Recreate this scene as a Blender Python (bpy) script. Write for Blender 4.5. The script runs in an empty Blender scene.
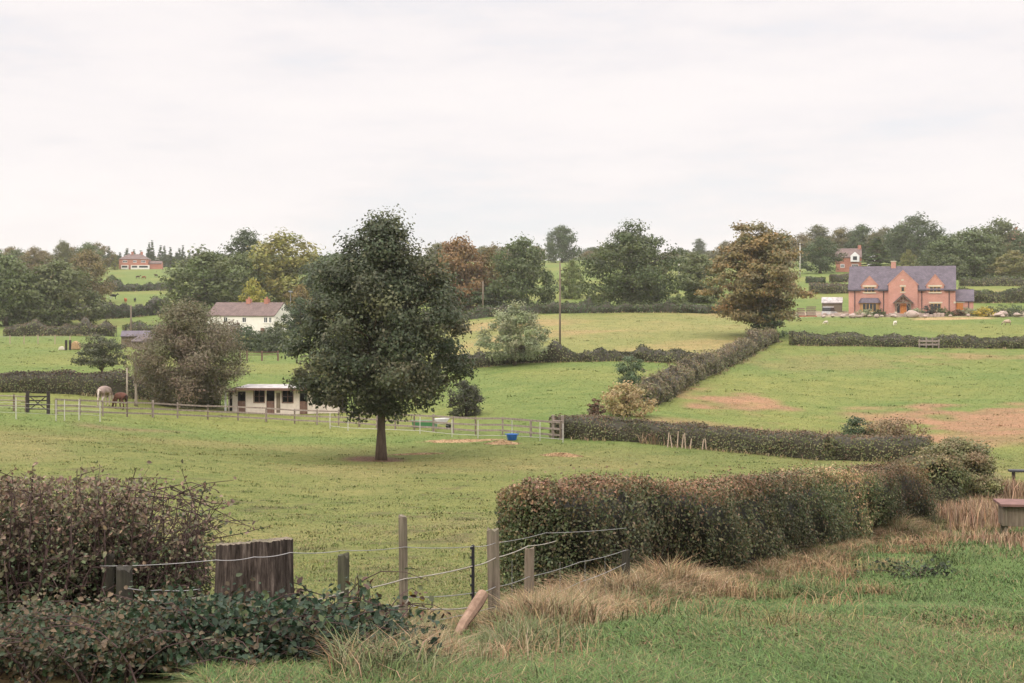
import bpy, math, random
import numpy as np
from mathutils import Vector, Matrix
R = math.radians
rng = np.random.default_rng(7)
random.seed(7)
S = bpy.context.scene
COL = S.collection
F = 1422.2          # focal length in pixels (50 mm on a 36 mm sensor at 1024 px)
HZ = 300.0          # pixel row of the eye level
CZ = 13.0           # camera height above the scene's zero

# ------------------------------------------------------------------ basics
def link(o, parent=None):
    COL.objects.link(o)
    if parent is not None: o.parent = parent
    return o

def tag(o, label=None, cat=None, group=None, kind=None):
    if label: o['label'] = label
    if cat: o['category'] = cat
    if group: o['group'] = group
    if kind: o['kind'] = kind
    return o

def thing(name, label, cat, loc, rz=0.0, group=None):
    o = bpy.data.objects.new(name, None)
    o.empty_display_size = .3
    o.location = loc; o.rotation_euler = (0, 0, rz)
    link(o); tag(o, label, cat, group)
    return o

def mesh_np(name, V, faces, cols=None, smooth=False):
    """faces: list of int arrays, each (n, k)"""
    me = bpy.data.meshes.new(name)
    V = np.asarray(V, dtype=np.float32)
    me.vertices.add(len(V)); me.vertices.foreach_set('co', V.ravel())
    fl = [np.asarray(f, dtype=np.int32) for f in faces if len(f)]
    nl = sum(f.size for f in fl); nf = sum(len(f) for f in fl)
    me.loops.add(nl); me.loops.foreach_set('vertex_index', np.concatenate([f.ravel() for f in fl]))
    tot = np.concatenate([np.full(len(f), f.shape[1], np.int32) for f in fl])
    st = np.concatenate([[0], np.cumsum(tot)[:-1]]).astype(np.int32)
    me.polygons.add(nf)
    me.polygons.foreach_set('loop_start', st)
    me.polygons.foreach_set('loop_total', tot)
    if smooth: me.polygons.foreach_set('use_smooth', np.ones(nf, bool))
    me.update(calc_edges=True)
    if cols is not None:
        a = me.color_attributes.new('Col', 'FLOAT_COLOR', 'POINT')
        c = np.ones((len(V), 4), np.float32); c[:, :3] = cols
        a.data.foreach_set('color', c.ravel())
    me.validate()
    return me

class MB:
    """collects boxes, prisms and tubes into one mesh"""
    def __init__(s): s.V = []; s.F = []
    def add(s, vs, fs):
        b = len(s.V); s.V += [tuple(v) for v in vs]; s.F += [tuple(b + i for i in f) for f in fs]; return s
    def box(s, x0, x1, y0, y1, z0, z1):
        return s.add([(x0,y0,z0),(x1,y0,z0),(x1,y1,z0),(x0,y1,z0),(x0,y0,z1),(x1,y0,z1),(x1,y1,z1),(x0,y1,z1)],
                     [(3,2,1,0),(4,5,6,7),(0,1,5,4),(1,2,6,5),(2,3,7,6),(3,0,4,7)])
    def prism(s, poly, y0, y1, axis='y'):
        n = len(poly)
        if axis == 'y': vs = [(a, y0, b) for a, b in poly] + [(a, y1, b) for a, b in poly]
        elif axis == 'x': vs = [(y0, a, b) for a, b in poly] + [(y1, a, b) for a, b in poly]
        else: vs = [(a, b, y0) for a, b in poly] + [(a, b, y1) for a, b in poly]
        fs = [tuple(range(n)), tuple(range(2*n-1, n-1, -1))]
        fs += [(i, n+i, n+(i+1) % n, (i+1) % n) for i in range(n)]
        return s.add(vs, fs)
    def tube(s, pts, rad, n=6, cap=True):
        pts = [Vector(p) for p in pts]
        if not hasattr(rad, '__len__'): rad = [rad]*len(pts)
        b = len(s.V)
        for i, p in enumerate(pts):
            d = (pts[min(i+1, len(pts)-1)] - pts[max(i-1, 0)]).normalized()
            u = d.cross(Vector((0, 0, 1)) if abs(d.z) < .9 else Vector((1, 0, 0))).normalized(); w = d.cross(u)
            for k in range(n):
                a = 2*math.pi*k/n
                s.V.append(tuple(p + (u*math.cos(a) + w*math.sin(a))*rad[i]))
        for i in range(len(pts)-1):
            for k in range(n):
                s.F.append((b+i*n+k, b+i*n+(k+1) % n, b+(i+1)*n+(k+1) % n, b+(i+1)*n+k))
        if cap:
            s.F.append(tuple(b+k for k in range(n-1, -1, -1))); e = b+(len(pts)-1)*n
            s.F.append(tuple(e+k for k in range(n)))
        return s
    def mesh(s, name, smooth=False):
        me = bpy.data.meshes.new(name); me.from_pydata(s.V, [], s.F); me.update()
        import bmesh
        bm = bmesh.new(); bm.from_mesh(me); bmesh.ops.recalc_face_normals(bm, faces=bm.faces); bm.to_mesh(me); bm.free()
        if smooth: me.polygons.foreach_set('use_smooth', np.ones(len(me.polygons), bool))
        return me
    def build(s, name, mat, parent=None, smooth=False, bevel=0):
        o = bpy.data.objects.new(name, s.mesh(name, smooth)); o.data.materials.append(mat)
        link(o, parent)
        if bevel:
            m = o.modifiers.new('bevel', 'BEVEL'); m.width = bevel; m.segments = 2; m.limit_method = 'ANGLE'
        return o

def obj(name, me, mat, parent=None, color=None):
    o = bpy.data.objects.new(name, me)
    if not me.materials: me.materials.append(mat)
    if color: o.color = (*color, 1)
    return link(o, parent)

def dup(root, loc, rz=0.0, scale=(1, 1, 1), label=None, color=None, group=None):
    r = root.copy(); link(r); r.location = loc; r.rotation_euler = (0, 0, rz); r.scale = scale
    if label: r['label'] = label
    if group: r['group'] = group
    for ch in list(root.children):
        c = ch.copy(); link(c, r)
        if color and ch.name.split('.')[0] in ('crown', 'foliage'): c.color = (*color, 1)
        for g in list(ch.children):
            d = g.copy(); link(d, c)
    return r

# ------------------------------------------------------------------ materials
def nt(name):
    m = bpy.data.materials.new(name); m.use_nodes = True
    t = m.node_tree; t.nodes.clear()
    out = t.nodes.new('ShaderNodeOutputMaterial')
    return m, t, out
def N(t, typ, **kw):
    n = t.nodes.new(typ)
    for k, v in kw.items():
        if k.startswith('i_'):
            key = k[2:]; key = int(key) if key.isdigit() else key.replace('_', ' ')
            n.inputs[key].default_value = v
        else: setattr(n, k, v)
    return n
def mixc(t, blend='MIX', fac=None, a=None, b=None):
    n = t.nodes.new('ShaderNodeMix'); n.data_type = 'RGBA'; n.blend_type = blend
    for sock, v in ((n.inputs[0], fac), (n.inputs[6], a), (n.inputs[7], b)):
        if v is None: continue
        if hasattr(v, 'links'): t.links.new(v, sock)
        elif isinstance(v, tuple): sock.default_value = (*v[:3], 1)
        else: sock.default_value = v
    return n.outputs[2]
def ramp(t, src, *stops):
    n = t.nodes.new('ShaderNodeValToRGB'); t.links.new(src, n.inputs[0])
    e = n.color_ramp.elements
    while len(e) < len(stops): e.new(.5)
    for i, (p, c) in enumerate(stops):
        e[i].position = p; e[i].color = (*c, 1) if isinstance(c, tuple) else (c, c, c, 1)
    return n.outputs[0]
def noise(t, scale, detail=4, rough=.55, vec=None, dims='3D'):
    n = N(t, 'ShaderNodeTexNoise'); n.inputs['Scale'].default_value = scale
    n.inputs['Detail'].default_value = detail; n.inputs['Roughness'].default_value = rough
    if vec is not None: t.links.new(vec, n.inputs['Vector'])
    return n.outputs[0]
def objvec(t, scale=(1, 1, 1)):
    c = N(t, 'ShaderNodeTexCoord'); m = N(t, 'ShaderNodeMapping'); m.inputs['Scale'].default_value = scale
    t.links.new(c.outputs['Object'], m.inputs['Vector']); return m.outputs[0]
def princ(t, out, col, rough=.7, spec=.3, metal=0.0, bump=None, bstr=.3, bdist=.02):
    p = N(t, 'ShaderNodeBsdfPrincipled')
    if hasattr(col, 'links'): t.links.new(col, p.inputs['Base Color'])
    else: p.inputs['Base Color'].default_value = (*col, 1)
    p.inputs['Roughness'].default_value = rough; p.inputs['Specular IOR Level'].default_value = spec
    p.inputs['Metallic'].default_value = metal
    if bump is not None:
        b = N(t, 'ShaderNodeBump'); b.inputs['Strength'].default_value = bstr; b.inputs['Distance'].default_value = bdist
        t.links.new(bump, b.inputs['Height']); t.links.new(b.outputs[0], p.inputs['Normal'])
    t.links.new(p.outputs[0], out.inputs[0]); return p

def mat_plain(name, col, rough=.7, spec=.3, metal=0, var=.25, scale=3.0, vscale=(1, 1, 1), bstr=.2, bdist=.01):
    m, t, out = nt(name)
    v = objvec(t, vscale)
    n1 = noise(t, scale, 6, .6, v)
    f = ramp(t, n1, (.25, 1-var), (.75, 1+var))
    c = mixc(t, 'MULTIPLY', 1.0, col, f)
    princ(t, out, c, rough, spec, metal, n1, bstr, bdist)
    return m
def mat_wood(name, c1, c2, green=0.0, gscale=30):
    m, t, out = nt(name)
    v = objvec(t, (1, 1, .06)); n1 = noise(t, gscale, 7, .65, v)
    v2 = objvec(t, (1, 1, 1)); n2 = noise(t, 4, 5, .6, v2)
    c = ramp(t, n1, (.3, c1), (.7, c2))
    if green:
        c = mixc(t, 'MIX', ramp(t, n2, (.45, 0.0), (.7, green)), c, (.07, .085, .04))
    c = mixc(t, 'MULTIPLY', 1.0, c, ramp(t, n2, (.25, .75), (.75, 1.2)))
    princ(t, out, c, .85, .2, 0, n1, .6, .01)
    return m
def mat_foliage(name, trans=.25, rough=.5, spec=.35, up=0):
    m, t, out = nt(name)
    a = N(t, 'ShaderNodeAttribute', attribute_name='Col')
    oi = N(t, 'ShaderNodeObjectInfo')
    c = mixc(t, 'MULTIPLY', 1.0, a.outputs['Color'], oi.outputs['Color'])
    p = N(t, 'ShaderNodeBsdfPrincipled'); t.links.new(c, p.inputs['Base Color'])
    p.inputs['Roughness'].default_value = rough; p.inputs['Specular IOR Level'].default_value = spec
    tr = N(t, 'ShaderNodeBsdfTranslucent'); t.links.new(c, tr.inputs['Color'])
    if up:
        ge = N(t, 'ShaderNodeNewGeometry'); va = N(t, 'ShaderNodeVectorMath', operation='ADD'); va.inputs[1].default_value = (0, 0, up); vn = N(t, 'ShaderNodeVectorMath', operation='NORMALIZE')
        t.links.new(ge.outputs['Normal'], va.inputs[0]); t.links.new(va.outputs[0], vn.inputs[0]); t.links.new(vn.outputs[0], p.inputs['Normal'])
    mx = N(t, 'ShaderNodeMixShader'); mx.inputs[0].default_value = trans
    t.links.new(p.outputs[0], mx.inputs[1]); t.links.new(tr.outputs[0], mx.inputs[2])
    t.links.new(mx.outputs[0], out.inputs[0])
    return m
def mat_attr(name, rough=.8, spec=.15):
    m, t, out = nt(name)
    a = N(t, 'ShaderNodeAttribute', attribute_name='Col')
    v = objvec(t); n1 = noise(t, 14, 4, .6, v)
    c = mixc(t, 'MULTIPLY', 1.0, a.outputs['Color'], ramp(t, n1, (.3, .82), (.7, 1.15)))
    princ(t, out, c, rough, spec, 0, n1, .15, .01)
    return m
def mat_brick(name, c1, c2, mortar, scale=1.0):
    m, t, out = nt(name)
    tc = N(t, 'ShaderNodeTexCoord'); sep = N(t, 'ShaderNodeSeparateXYZ'); t.links.new(tc.outputs['Object'], sep.inputs[0])
    add = N(t, 'ShaderNodeMath', operation='ADD'); t.links.new(sep.outputs[0], add.inputs[0]); t.links.new(sep.outputs[1], add.inputs[1])
    cmb = N(t, 'ShaderNodeCombineXYZ'); t.links.new(add.outputs[0], cmb.inputs[0]); t.links.new(sep.outputs[2], cmb.inputs[1])
    b = N(t, 'ShaderNodeTexBrick'); t.links.new(cmb.outputs[0], b.inputs['Vector'])
    b.inputs['Color1'].default_value = (*c1, 1); b.inputs['Color2'].default_value = (*c2, 1); b.inputs['Mortar'].default_value = (*mortar, 1)
    b.inputs['Scale'].default_value = scale; b.inputs['Brick Width'].default_value = .225; b.inputs['Row Height'].default_value = .075
    b.inputs['Mortar Size'].default_value = .006
    n = noise(t, .6, 5, .6, tc.outputs['Object'])
    c = mixc(t, 'MULTIPLY', 1.0, b.outputs[0], ramp(t, n, (.3, .85), (.7, 1.12)))
    princ(t, out, c, .85, .2)
    return m
def mat_rooftile(name, c1, c2, rowh=.28):
    m, t, out = nt(name)
    tc = N(t, 'ShaderNodeTexCoord'); sep = N(t, 'ShaderNodeSeparateXYZ'); t.links.new(tc.outputs['Object'], sep.inputs[0])
    cmb = N(t, 'ShaderNodeCombineXYZ'); t.links.new(sep.outputs[0], cmb.inputs[0]); t.links.new(sep.outputs[2], cmb.inputs[1])
    b = N(t, 'ShaderNodeTexBrick'); t.links.new(cmb.outputs[0], b.inputs['Vector'])
    b.inputs['Color1'].default_value = (*c1, 1); b.inputs['Color2'].default_value = (*c2, 1)
    b.inputs['Mortar'].default_value = (*[x*.5 for x in c1], 1)
    b.inputs['Scale'].default_value = 1; b.inputs['Brick Width'].default_value = .3; b.inputs['Row Height'].default_value = rowh*.7
    b.inputs['Mortar Size'].default_value = .012
    n = noise(t, .8, 6, .65, tc.outputs['Object'])
    c = mixc(t, 'MULTIPLY', 1.0, b.outputs[0], ramp(t, n, (.3, .75), (.7, 1.2)))
    princ(t, out, c, .7, .3)
    return m

M = {}
M['foliage'] = mat_foliage('foliage', .25, .55, .3)
M['blade'] = mat_foliage('grass_blade', .15, .7, .1, 1.5)
M['coat'] = mat_attr('animal_coat')
M['bark'] = mat_plain('bark', (.12, .09, .066), .9, .1, 0, .45, 6, (1, 1, .25), .8, .05)
M['pale_bark'] = mat_plain('pale_bark', (.26, .22, .17), .9, .1, 0, .4, 6, (1, 1, .25), .6, .03)
M['twig'] = mat_plain('twig', (.075, .05, .045), .9, .1, 0, .4, 8)
M['old_wood'] = mat_wood('old_wood', (.075, .06, .042), (.27, .22, .165), .45)
M['mossy_wood'] = mat_wood('mossy_wood', (.035, .032, .022), (.12, .11, .075), .8)
M['dark_post'] = mat_wood('dark_post', (.016, .014, .011), (.055, .048, .036), .15)
M['brown_wood'] = mat_wood('brown_wood', (.1, .075, .055), (.24, .19, .14), .2)
M['pale_wood'] = mat_wood('pale_wood', (.3, .22, .16), (.46, .36, .27))
M['dull_wood'] = mat_wood('dull_wood', (.17, .105, .07), (.32, .215, .15), 0, 18)
M['dark_wood'] = mat_wood('dark_wood', (.02, .017, .015), (.055, .045, .04))
M['rail_wood'] = mat_wood('rail_wood', (.18, .14, .118), (.34, .28, .24), .1, 8)
M['oak'] = mat_wood('oak', (.36, .13, .035), (.52, .21, .06), 0, 10)
M['frame_oak'] = mat_wood('frame_oak', (.34, .2, .075), (.5, .32, .14), 0, 10)
M['black_plastic'] = mat_plain('black_plastic', (.018, .018, .02), .45, .4)
M['blue_plastic'] = mat_plain('blue_plastic', (.02, .12, .42), .4, .4, 0, .12)
M['green_plastic'] = mat_plain('green_plastic', (.04, .15, .05), .5, .4, 0, .12)
M['white_plastic'] = mat_plain('white_plastic', (.72, .72, .7), .5, .4, 0, .08)
M['fence_white'] = mat_plain('fence_white', (.5, .48, .43), .6, .3, 0, .2)
M['tape'] = mat_plain('tape', (.34, .31, .265), .7, .2, 0, .3, 9)
M['wire'] = mat_plain('wire', (.32, .31, .3), .5, .5, .4, .3)
M['brick'] = mat_brick('brick', (.44, .19, .14), (.51, .25, .19), (.46, .35, .3))
M['old_brick'] = mat_brick('old_brick', (.36, .13, .085), (.44, .18, .125), (.35, .25, .2))
M['slate'] = mat_rooftile('slate', (.1, .082, .1), (.14, .115, .135))
M['red_tile'] = mat_rooftile('red_tile', (.13, .088, .078), (.185, .125, .108))
M['old_roof'] = mat_rooftile('old_roof', (.085, .065, .065), (.12, .09, .09))
M['stone'] = mat_plain('stone', (.55, .5, .38), .8, .2, 0, .12)
M['render'] = mat_plain('render', (.72, .69, .62), .85, .2, 0, .08, 1.2)
M['cream'] = mat_plain('cream', (.6, .52, .44), .85, .2, 0, .22, 1.5)
M['felt'] = mat_plain('felt', (.4, .37, .35), .9, .1, 0, .6, 1.6)
M['white_paint'] = mat_plain('white_paint', (.75, .74, .72), .5, .3, 0, .06)
M['lead'] = mat_plain('lead', (.03, .03, .035), .6, .4)
M['glass'] = mat_plain('window_glass', (.03, .033, .037), .12, .6, 0, .25, 1)
M['terracotta'] = mat_plain('terracotta', (.38, .17, .11), .8, .2, 0, .2)
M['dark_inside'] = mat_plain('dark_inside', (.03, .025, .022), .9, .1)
M['stable_wood'] = mat_wood('stable_wood', (.11, .06, .045), (.2, .12, .09), 0, 8)
M['rock'] = mat_plain('rock', (.36, .28, .24), .9, .15, 0, .3, 2, (1, 1, 1), .5, .1)
M['red_paint'] = mat_plain('red_paint', (.42, .1, .06), .5, .3, 0, .15)
M['rust'] = mat_plain('rust', (.17, .095, .08), .8, .2, 0, .3, 5)
M['grey_metal'] = mat_plain('grey_metal', (.3, .3, .3), .5, .4, .5, .2)
M['rubber'] = mat_plain('rubber', (.02, .02, .02), .8, .2)
M['straw'] = mat_plain('straw', (.36, .24, .13), .95, .1, 0, .3, 4, (1, 1, 1), .6, .1)

# ------------------------------------------------------------------ terrain
CP = np.array([-500, 0, 130, 270, 400, 515, 630, 760, 900, 1024, 1500], float)
TAB = [
 (5,   [-1.75]*11), (8, [-2.25]*11), (13, [-3.0]*11), (20, [-4.1]*11), (35, [-5.7]*11),
 (60,  [-6.9,-7.0,-7.2,-7.6,-7.8,-7.8,-7.8,-7.8,-7.8,-7.7,-7.6]),
 (80,  [-7.5,-7.6,-8.0,-8.8,-9.0,-8.9,-9.1,-9.4,-9.5,-9.5,-9.5]),
 (100, [-7.6,-7.9,-8.7,-9.7,-9.6,-9.0,-9.1,-9.6,-9.8,-9.7,-9.6]),
 (120, [-8.0,-8.4,-9.2,-10.4,-10.1,-8.6,-8.7,-9.3,-9.5,-9.4,-9.2]),
 (140, [-8.2,-8.4,-9.0,-10.4,-10.,-8.0,-8.1,-8.6,-8.9,-8.8,-8.6]),
 (165, [-8.0,-8.1,-8.1,-9.9,-9.4,-7.2,-7.2,-7.4,-7.3,-7.2,-7]),
 (200, [-7.5,-7.6,-7.7,-9.6,-8.4,-5.5,-5.3,-4.9,-5.4,-5.3,-5.2]),
 (230, [-7.3,-7.4,-7.3,-9.1,-7.,-4.2,-4.0,-3.9,-3.7,-3.7,-3.6]),
 (260, [-7.0,-7.1,-7.0,-8.3,-5.5,-2.6,-2.6,-2.5,-2.4,-2.4,-2.3]),
 (300, [-6.3,-6.3,-6.3,-6.3,-3.5,-0.4,-0.2,-0.1,0.2,0.3,.3]),
 (340, [-4.8,-4.8,-4.8,-4,-1,2,2.2,2.8,3.4,3.6,3.8]),
 (400, [-1.4,-1.4,-1.4,0,3,5,5.5,6.5,7,7,7]),
 (500, [4.2,4.2,4.5,5,9,11,11,12,12,12,12]),
 (650, [14,14,14.6,14,16,18,18,18,18,18,18]),
 (900, [22,22,22,20,22,25,24,24,24,24,24]),
 (1400,[27,27,27,26,27,29,28,28,28,28,28]),
 (3000,[30]*11)]
LY0, LY1, NLY = math.log(5), math.log(3000), 321
PX0, PX1, NPX = -500., 1500., 201
_ly = np.linspace(LY0, LY1, NLY); _px = np.linspace(PX0, PX1, NPX)
_rows = np.array([np.interp(_px, CP, r) for _, r in TAB])
_tl = np.log([y for y, _ in TAB])
ZT = np.array([np.interp(_ly, _tl, _rows[:, j]) for j in range(NPX)]).T
def _blur(a, s, ax):
    k = np.exp(-.5*(np.arange(-int(3*s), int(3*s)+1)/s)**2); k /= k.sum()
    p = len(k)//2
    a = np.moveaxis(a, ax, 0); b = np.concatenate([np.repeat(a[:1], p, 0), a, np.repeat(a[-1:], p, 0)])
    r = sum(k[i]*b[i:i+len(a)] for i in range(len(k)))
    return np.moveaxis(r, 0, ax)
ZT = _blur(_blur(ZT, 3.0, 0), 4.0, 1)
def zrel(x, y):
    x = np.asarray(x, float); y = np.asarray(y, float)
    yy = np.maximum(y, 5.0)
    u = np.clip((np.log(yy)-LY0)/(LY1-LY0)*(NLY-1), 0, NLY-1.001)
    v = np.clip((512+F*x/yy-PX0)/(PX1-PX0)*(NPX-1), 0, NPX-1.001)
    i = u.astype(int); j = v.astype(int); fu = u-i; fv = v-j
    z = ZT[i, j]*(1-fu)*(1-fv)+ZT[i+1, j]*fu*(1-fv)+ZT[i, j+1]*(1-fu)*fv+ZT[i+1, j+1]*fu*fv
    z = z + .05*np.sin(x*.9+1.3*np.sin(y*.5))*np.sin(y*.7+x*.21) + .10*np.sin(x*.16+y*.11)*np.sin(y*.13-x*.07+1)
    return z
def gz(x, y): return zrel(x, y) + CZ
def G(px, Y, dz=0.0):
    x = (px-512)/F*Y
    return (x, Y, float(gz(x, Y))+dz)
def PXM(Y): return Y/F        # metres per pixel at distance Y

def snoise(x, y, s, seed=0):
    """cheap smooth noise 0..1"""
    r = np.random.default_rng(seed); v = 0; x = np.asarray(x)/s; y = np.asarray(y)/s
    for k in range(6):
        a, b, c = r.uniform(-1.6, 1.6), r.uniform(-1.6, 1.6), r.uniform(0, 6.3)
        v = v + np.sin(a*x+b*y+c+1.2*np.sin(b*x-a*y+c*2))
    return np.clip(.5+v/6.5, 0, 1)

def ss(a, b, x):
    t = np.clip((x-a)/(b-a), 0, 1); return t*t*(3-2*t)
def lerp(c, d, f): return c*(1-f[..., None])+np.array(d)*f[..., None]

# the line of the near fence and hedge, in plan (x, y)
LINE = np.array([G(p, Y)[:2] for p, Y in ((-300, 9.5), (120, 9.8), (342, 10.9), (404, 12.2), (495, 13.2), (560, 16), (650, 19.2), (720, 22.3), (800, 27), (895, 33.5), (985, 46), (1100, 60))])
def side_of_line(x, y):
    """> 0 on the camera's side of the near fence (metres, roughly along y)"""
    ly = np.interp(x, LINE[:, 0], LINE[:, 1]); return ly-y

def zone_color(x, y):
    yy = np.maximum(y, 5.); px = 512+F*x/yy
    c = np.empty(x.shape+(3,)); c[:] = (.135, .148, .046)                  # main pasture
    n1 = snoise(x, y, 6, 1); n2 = snoise(x, y, 17, 2); n3 = snoise(x, y, 2.2, 3)
    c = lerp(c, (.18, .165, .064), ss(.45, .8, n1)*.7)
    c = lerp(c, (.105, .135, .04), ss(.5, .85, n2)*.6)
    far = ss(86, 94, y + 0*x)
    lush = np.empty(c.shape); lush[:] = (.122, .16, .045)
    lush = lerp(lush, (.165, .175, .052), ss(.4, .8, snoise(x, y, 14, 4))*.8)
    c = c*(1-far[..., None])+lush*far[..., None]
    # right-hand field starts behind the middle hedge
    rf = ss(560, 600, px)*ss(90, 96, y); c = c*(1-rf[..., None])+lush*rf[..., None]
    # worn brown patches in it
    for (p, Y, rx, ry, a) in ((732, 125, 5, 9, 1.1), (700, 104, 6, 5, .6), (985, 112, 10, 12, 1.1), (890, 116, 5, 8, .7), (1040, 100, 8, 8, .8), (760, 96, 10, 3, .7), (850, 97, 9, 3.5, .7), (830, 165, 12, 9, .3), (985, 172, 9, 5, .6)):
        gx = (p-512)/F*Y
        d = np.hypot((x-gx)/rx, (y-Y)/ry)+(snoise(x, y, 1.7, 9)-.5)*1.1
        c = lerp(c, (.25, .152, .086), np.clip((1-ss(.4, 1.3, d))*a*.9, 0, 1))
    # golden field in the middle distance
    g = ss(435, 450, px)*(1-ss(735, 765, px))*ss(166, 170, y)*(1-ss(256, 262, y))
    gold = np.empty(c.shape); gold[:] = (.205, .195, .072)
    gold = lerp(gold, (.25, .19, .085), ss(.4, .75, snoise(x, y, 9, 5))*.8)
    gold = lerp(gold, (.17, .18, .06), ss(.55, .85, snoise(x, y, 13, 6))*.8)
    c = c*(1-g[..., None])+gold*g[..., None]
    # dry grass strip and gravel in front of the brick house
    d = ss(905, 925, px)*(1-ss(985, 1000, px))*ss(237, 239, y)*(1-ss(243, 246, y)); c = lerp(c, (.36, .25, .13), d*.9)
    d = ss(790, 800, px)*(1-ss(1060, 1100, px))*ss(246, 248, y)*(1-ss(262, 266, y)); c = lerp(c, (.3, .235, .18), d*.9)
    d = ss(968, 990, px)*ss(285, 290, y)*(1-ss(318, 325, y))*ss(.4, .6, n2); c = lerp(c, (.26, .19, .09), d*.6)
    # trodden soil under the field tree
    tx, ty = G(379, 80)[:2]
    d = np.hypot((x-tx)/2.0, (y-ty)/2.2)+(n3-.5)*.7; c = lerp(c, (.13, .078, .052), 1-ss(.7, 1.15, d))
    # thin tracks by the stable fence
    d = np.exp(-((y-(96+2.5*np.sin(x*.3)))/2.2)**2)*ss(60, 90, px)*(1-ss(140, 220, px)); c = lerp(c, (.2, .125, .075), d*.6)
    # small molehills / divots
    d = ss(.83, .9, snoise(x, y, .75, 12))*(y > 16)*(y < 60)*(px < 480); c = lerp(c, (.08, .06, .04), d*.5)
    # verge on the camera's side of the near fence
    s = side_of_line(x, y)
    v = ss(-.6, .1, s)*(y < 62)
    vg = np.empty(c.shape); vg[:] = (.084, .128, .04)
    vg = lerp(vg, (.105, .13, .045), ss(.4, .75, snoise(x, y*.32, .9, 13))*.8)
    bp = np.hypot((x-G(1000, 11.6)[0])/.95, (y-11.6)/2.0)+(n3-.5)*.9
    vg = lerp(vg, (.13, .105, .055), (1-ss(.3, 1.2, bp))*.7)
    c = c*(1-v[..., None])+vg*v[..., None]
    # dry litter along the fence and hedge foot
    sh = np.exp(-((s-.35)/.75)**2)*(y < 62)*(y > 7)
    c = lerp(c, (.2, .135, .07), np.clip(sh*1.2, 0, 1)*.85)
    return c

a = 11.0
xs = a*np.sinh(np.linspace(-5.6, 5.6, 420))
ys = np.concatenate([np.linspace(-60, -2, 14), 25*np.sinh(np.linspace(0, math.asinh(3200/25), 560))])
XX, YY = np.meshgrid(xs, ys)
ZZ = gz(XX, YY)
V = np.stack([XX, YY, ZZ], -1).reshape(-1, 3)
nx, ny = len(xs), len(ys)
ii = (np.arange(ny-1)[:, None]*nx+np.arange(nx-1)[None]).ravel()
Q = np.stack([ii, ii+1, ii+nx+1, ii+nx], 1)
m, t, out = nt('ground')
at = N(t, 'ShaderNodeAttribute', attribute_name='Col'); tc = N(t, 'ShaderNodeTexCoord')
n1 = noise(t, .35, 6, .6, tc.outputs['Object']); n2 = noise(t, 2.6, 6, .7, tc.outputs['Object']); n3 = noise(t, 22, 4, .7, tc.outputs['Object'])
c = mixc(t, 'MULTIPLY', 1.0, at.outputs['Color'], ramp(t, n1, (.3, (.78, .86, .8)), (.72, (1.26, 1.14, 1.18))))
c = mixc(t, 'MULTIPLY', 1.0, c, ramp(t, n2, (.28, (.62, .7, .62)), (.72, (1.36, 1.28, 1.34))))
c = mixc(t, 'MULTIPLY', 1.0, c, ramp(t, n3, (.3, .72), (.7, 1.26)))
princ(t, out, c, .95, .08, 0, n3, .5, .06)
M['ground'] = m
g = obj('ground', mesh_np('ground', V, [Q], zone_color(V[:, 0], V[:, 1]), True), m)
tag(g, kind='structure')

# ------------------------------------------------------------------ foliage builders
def unit(n, r=rng):
    v = r.normal(size=(n, 3)); return v/np.linalg.norm(v, axis=1, keepdims=True)
def leaf_quads(P, Nn, size, r=rng, aspect=.6):
    """diamond shaped leaves: base, side, tip, side"""
    n = len(P)
    Nn = Nn/np.maximum(np.linalg.norm(Nn, axis=1, keepdims=True), 1e-6)
    d = unit(n, r); tx = np.cross(Nn, d); tx /= np.maximum(np.linalg.norm(tx, axis=1, keepdims=True), 1e-6)
    ty = np.cross(Nn, tx)
    L = (np.asarray(size)*np.ones(n))[:, None]; W = L*aspect
    up = Nn*L*r.uniform(-.15, .15, (n, 1))
    V = np.stack([P-tx*L*.5, P-ty*W*.5+up+tx*L*.06, P+tx*L*.5, P+ty*W*.5+up+tx*L*.06], 1).reshape(-1, 3)
    Fq = np.arange(4*n).reshape(n, 4)
    return V, Fq
def leaf_ovals(P, Nn, size, r=rng, aspect=.6):
    """pointed oval leaves folded along the midrib, six vertices each"""
    n = len(P); Nn = Nn/np.maximum(np.linalg.norm(Nn, axis=1, keepdims=True), 1e-6)
    tx = np.cross(Nn, unit(n, r)); tx /= np.maximum(np.linalg.norm(tx, axis=1, keepdims=True), 1e-6); ty = np.cross(Nn, tx)
    L = (np.asarray(size)*np.ones(n))[:, None]; W = L*aspect*.5; up = Nn*L*r.uniform(.02, .16, (n, 1)); tip = Nn*L*r.uniform(-.25, .05, (n, 1))
    V = np.stack([P-tx*L*.5, P-tx*L*.2+ty*W+up, P+tx*L*.2+ty*W*.8+up, P+tx*L*.52+tip, P+tx*L*.2-ty*W*.8+up, P-tx*L*.2-ty*W+up], 1).reshape(-1, 3)
    i = np.arange(n)*6
    return V, np.concatenate([np.stack([i, i+1, i+2, i+3], 1), np.stack([i, i+3, i+4, i+5], 1)])
def leaf_cols(n, pal, w=None, jit=.22, r=rng):
    pal = np.array(pal); k = r.choice(len(pal), n, p=w)
    c = pal[k]*(1+r.normal(0, jit, (n, 1)))*(1+r.normal(0, .06, (n, 3)))
    return np.clip(c, .006, .9)

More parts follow.
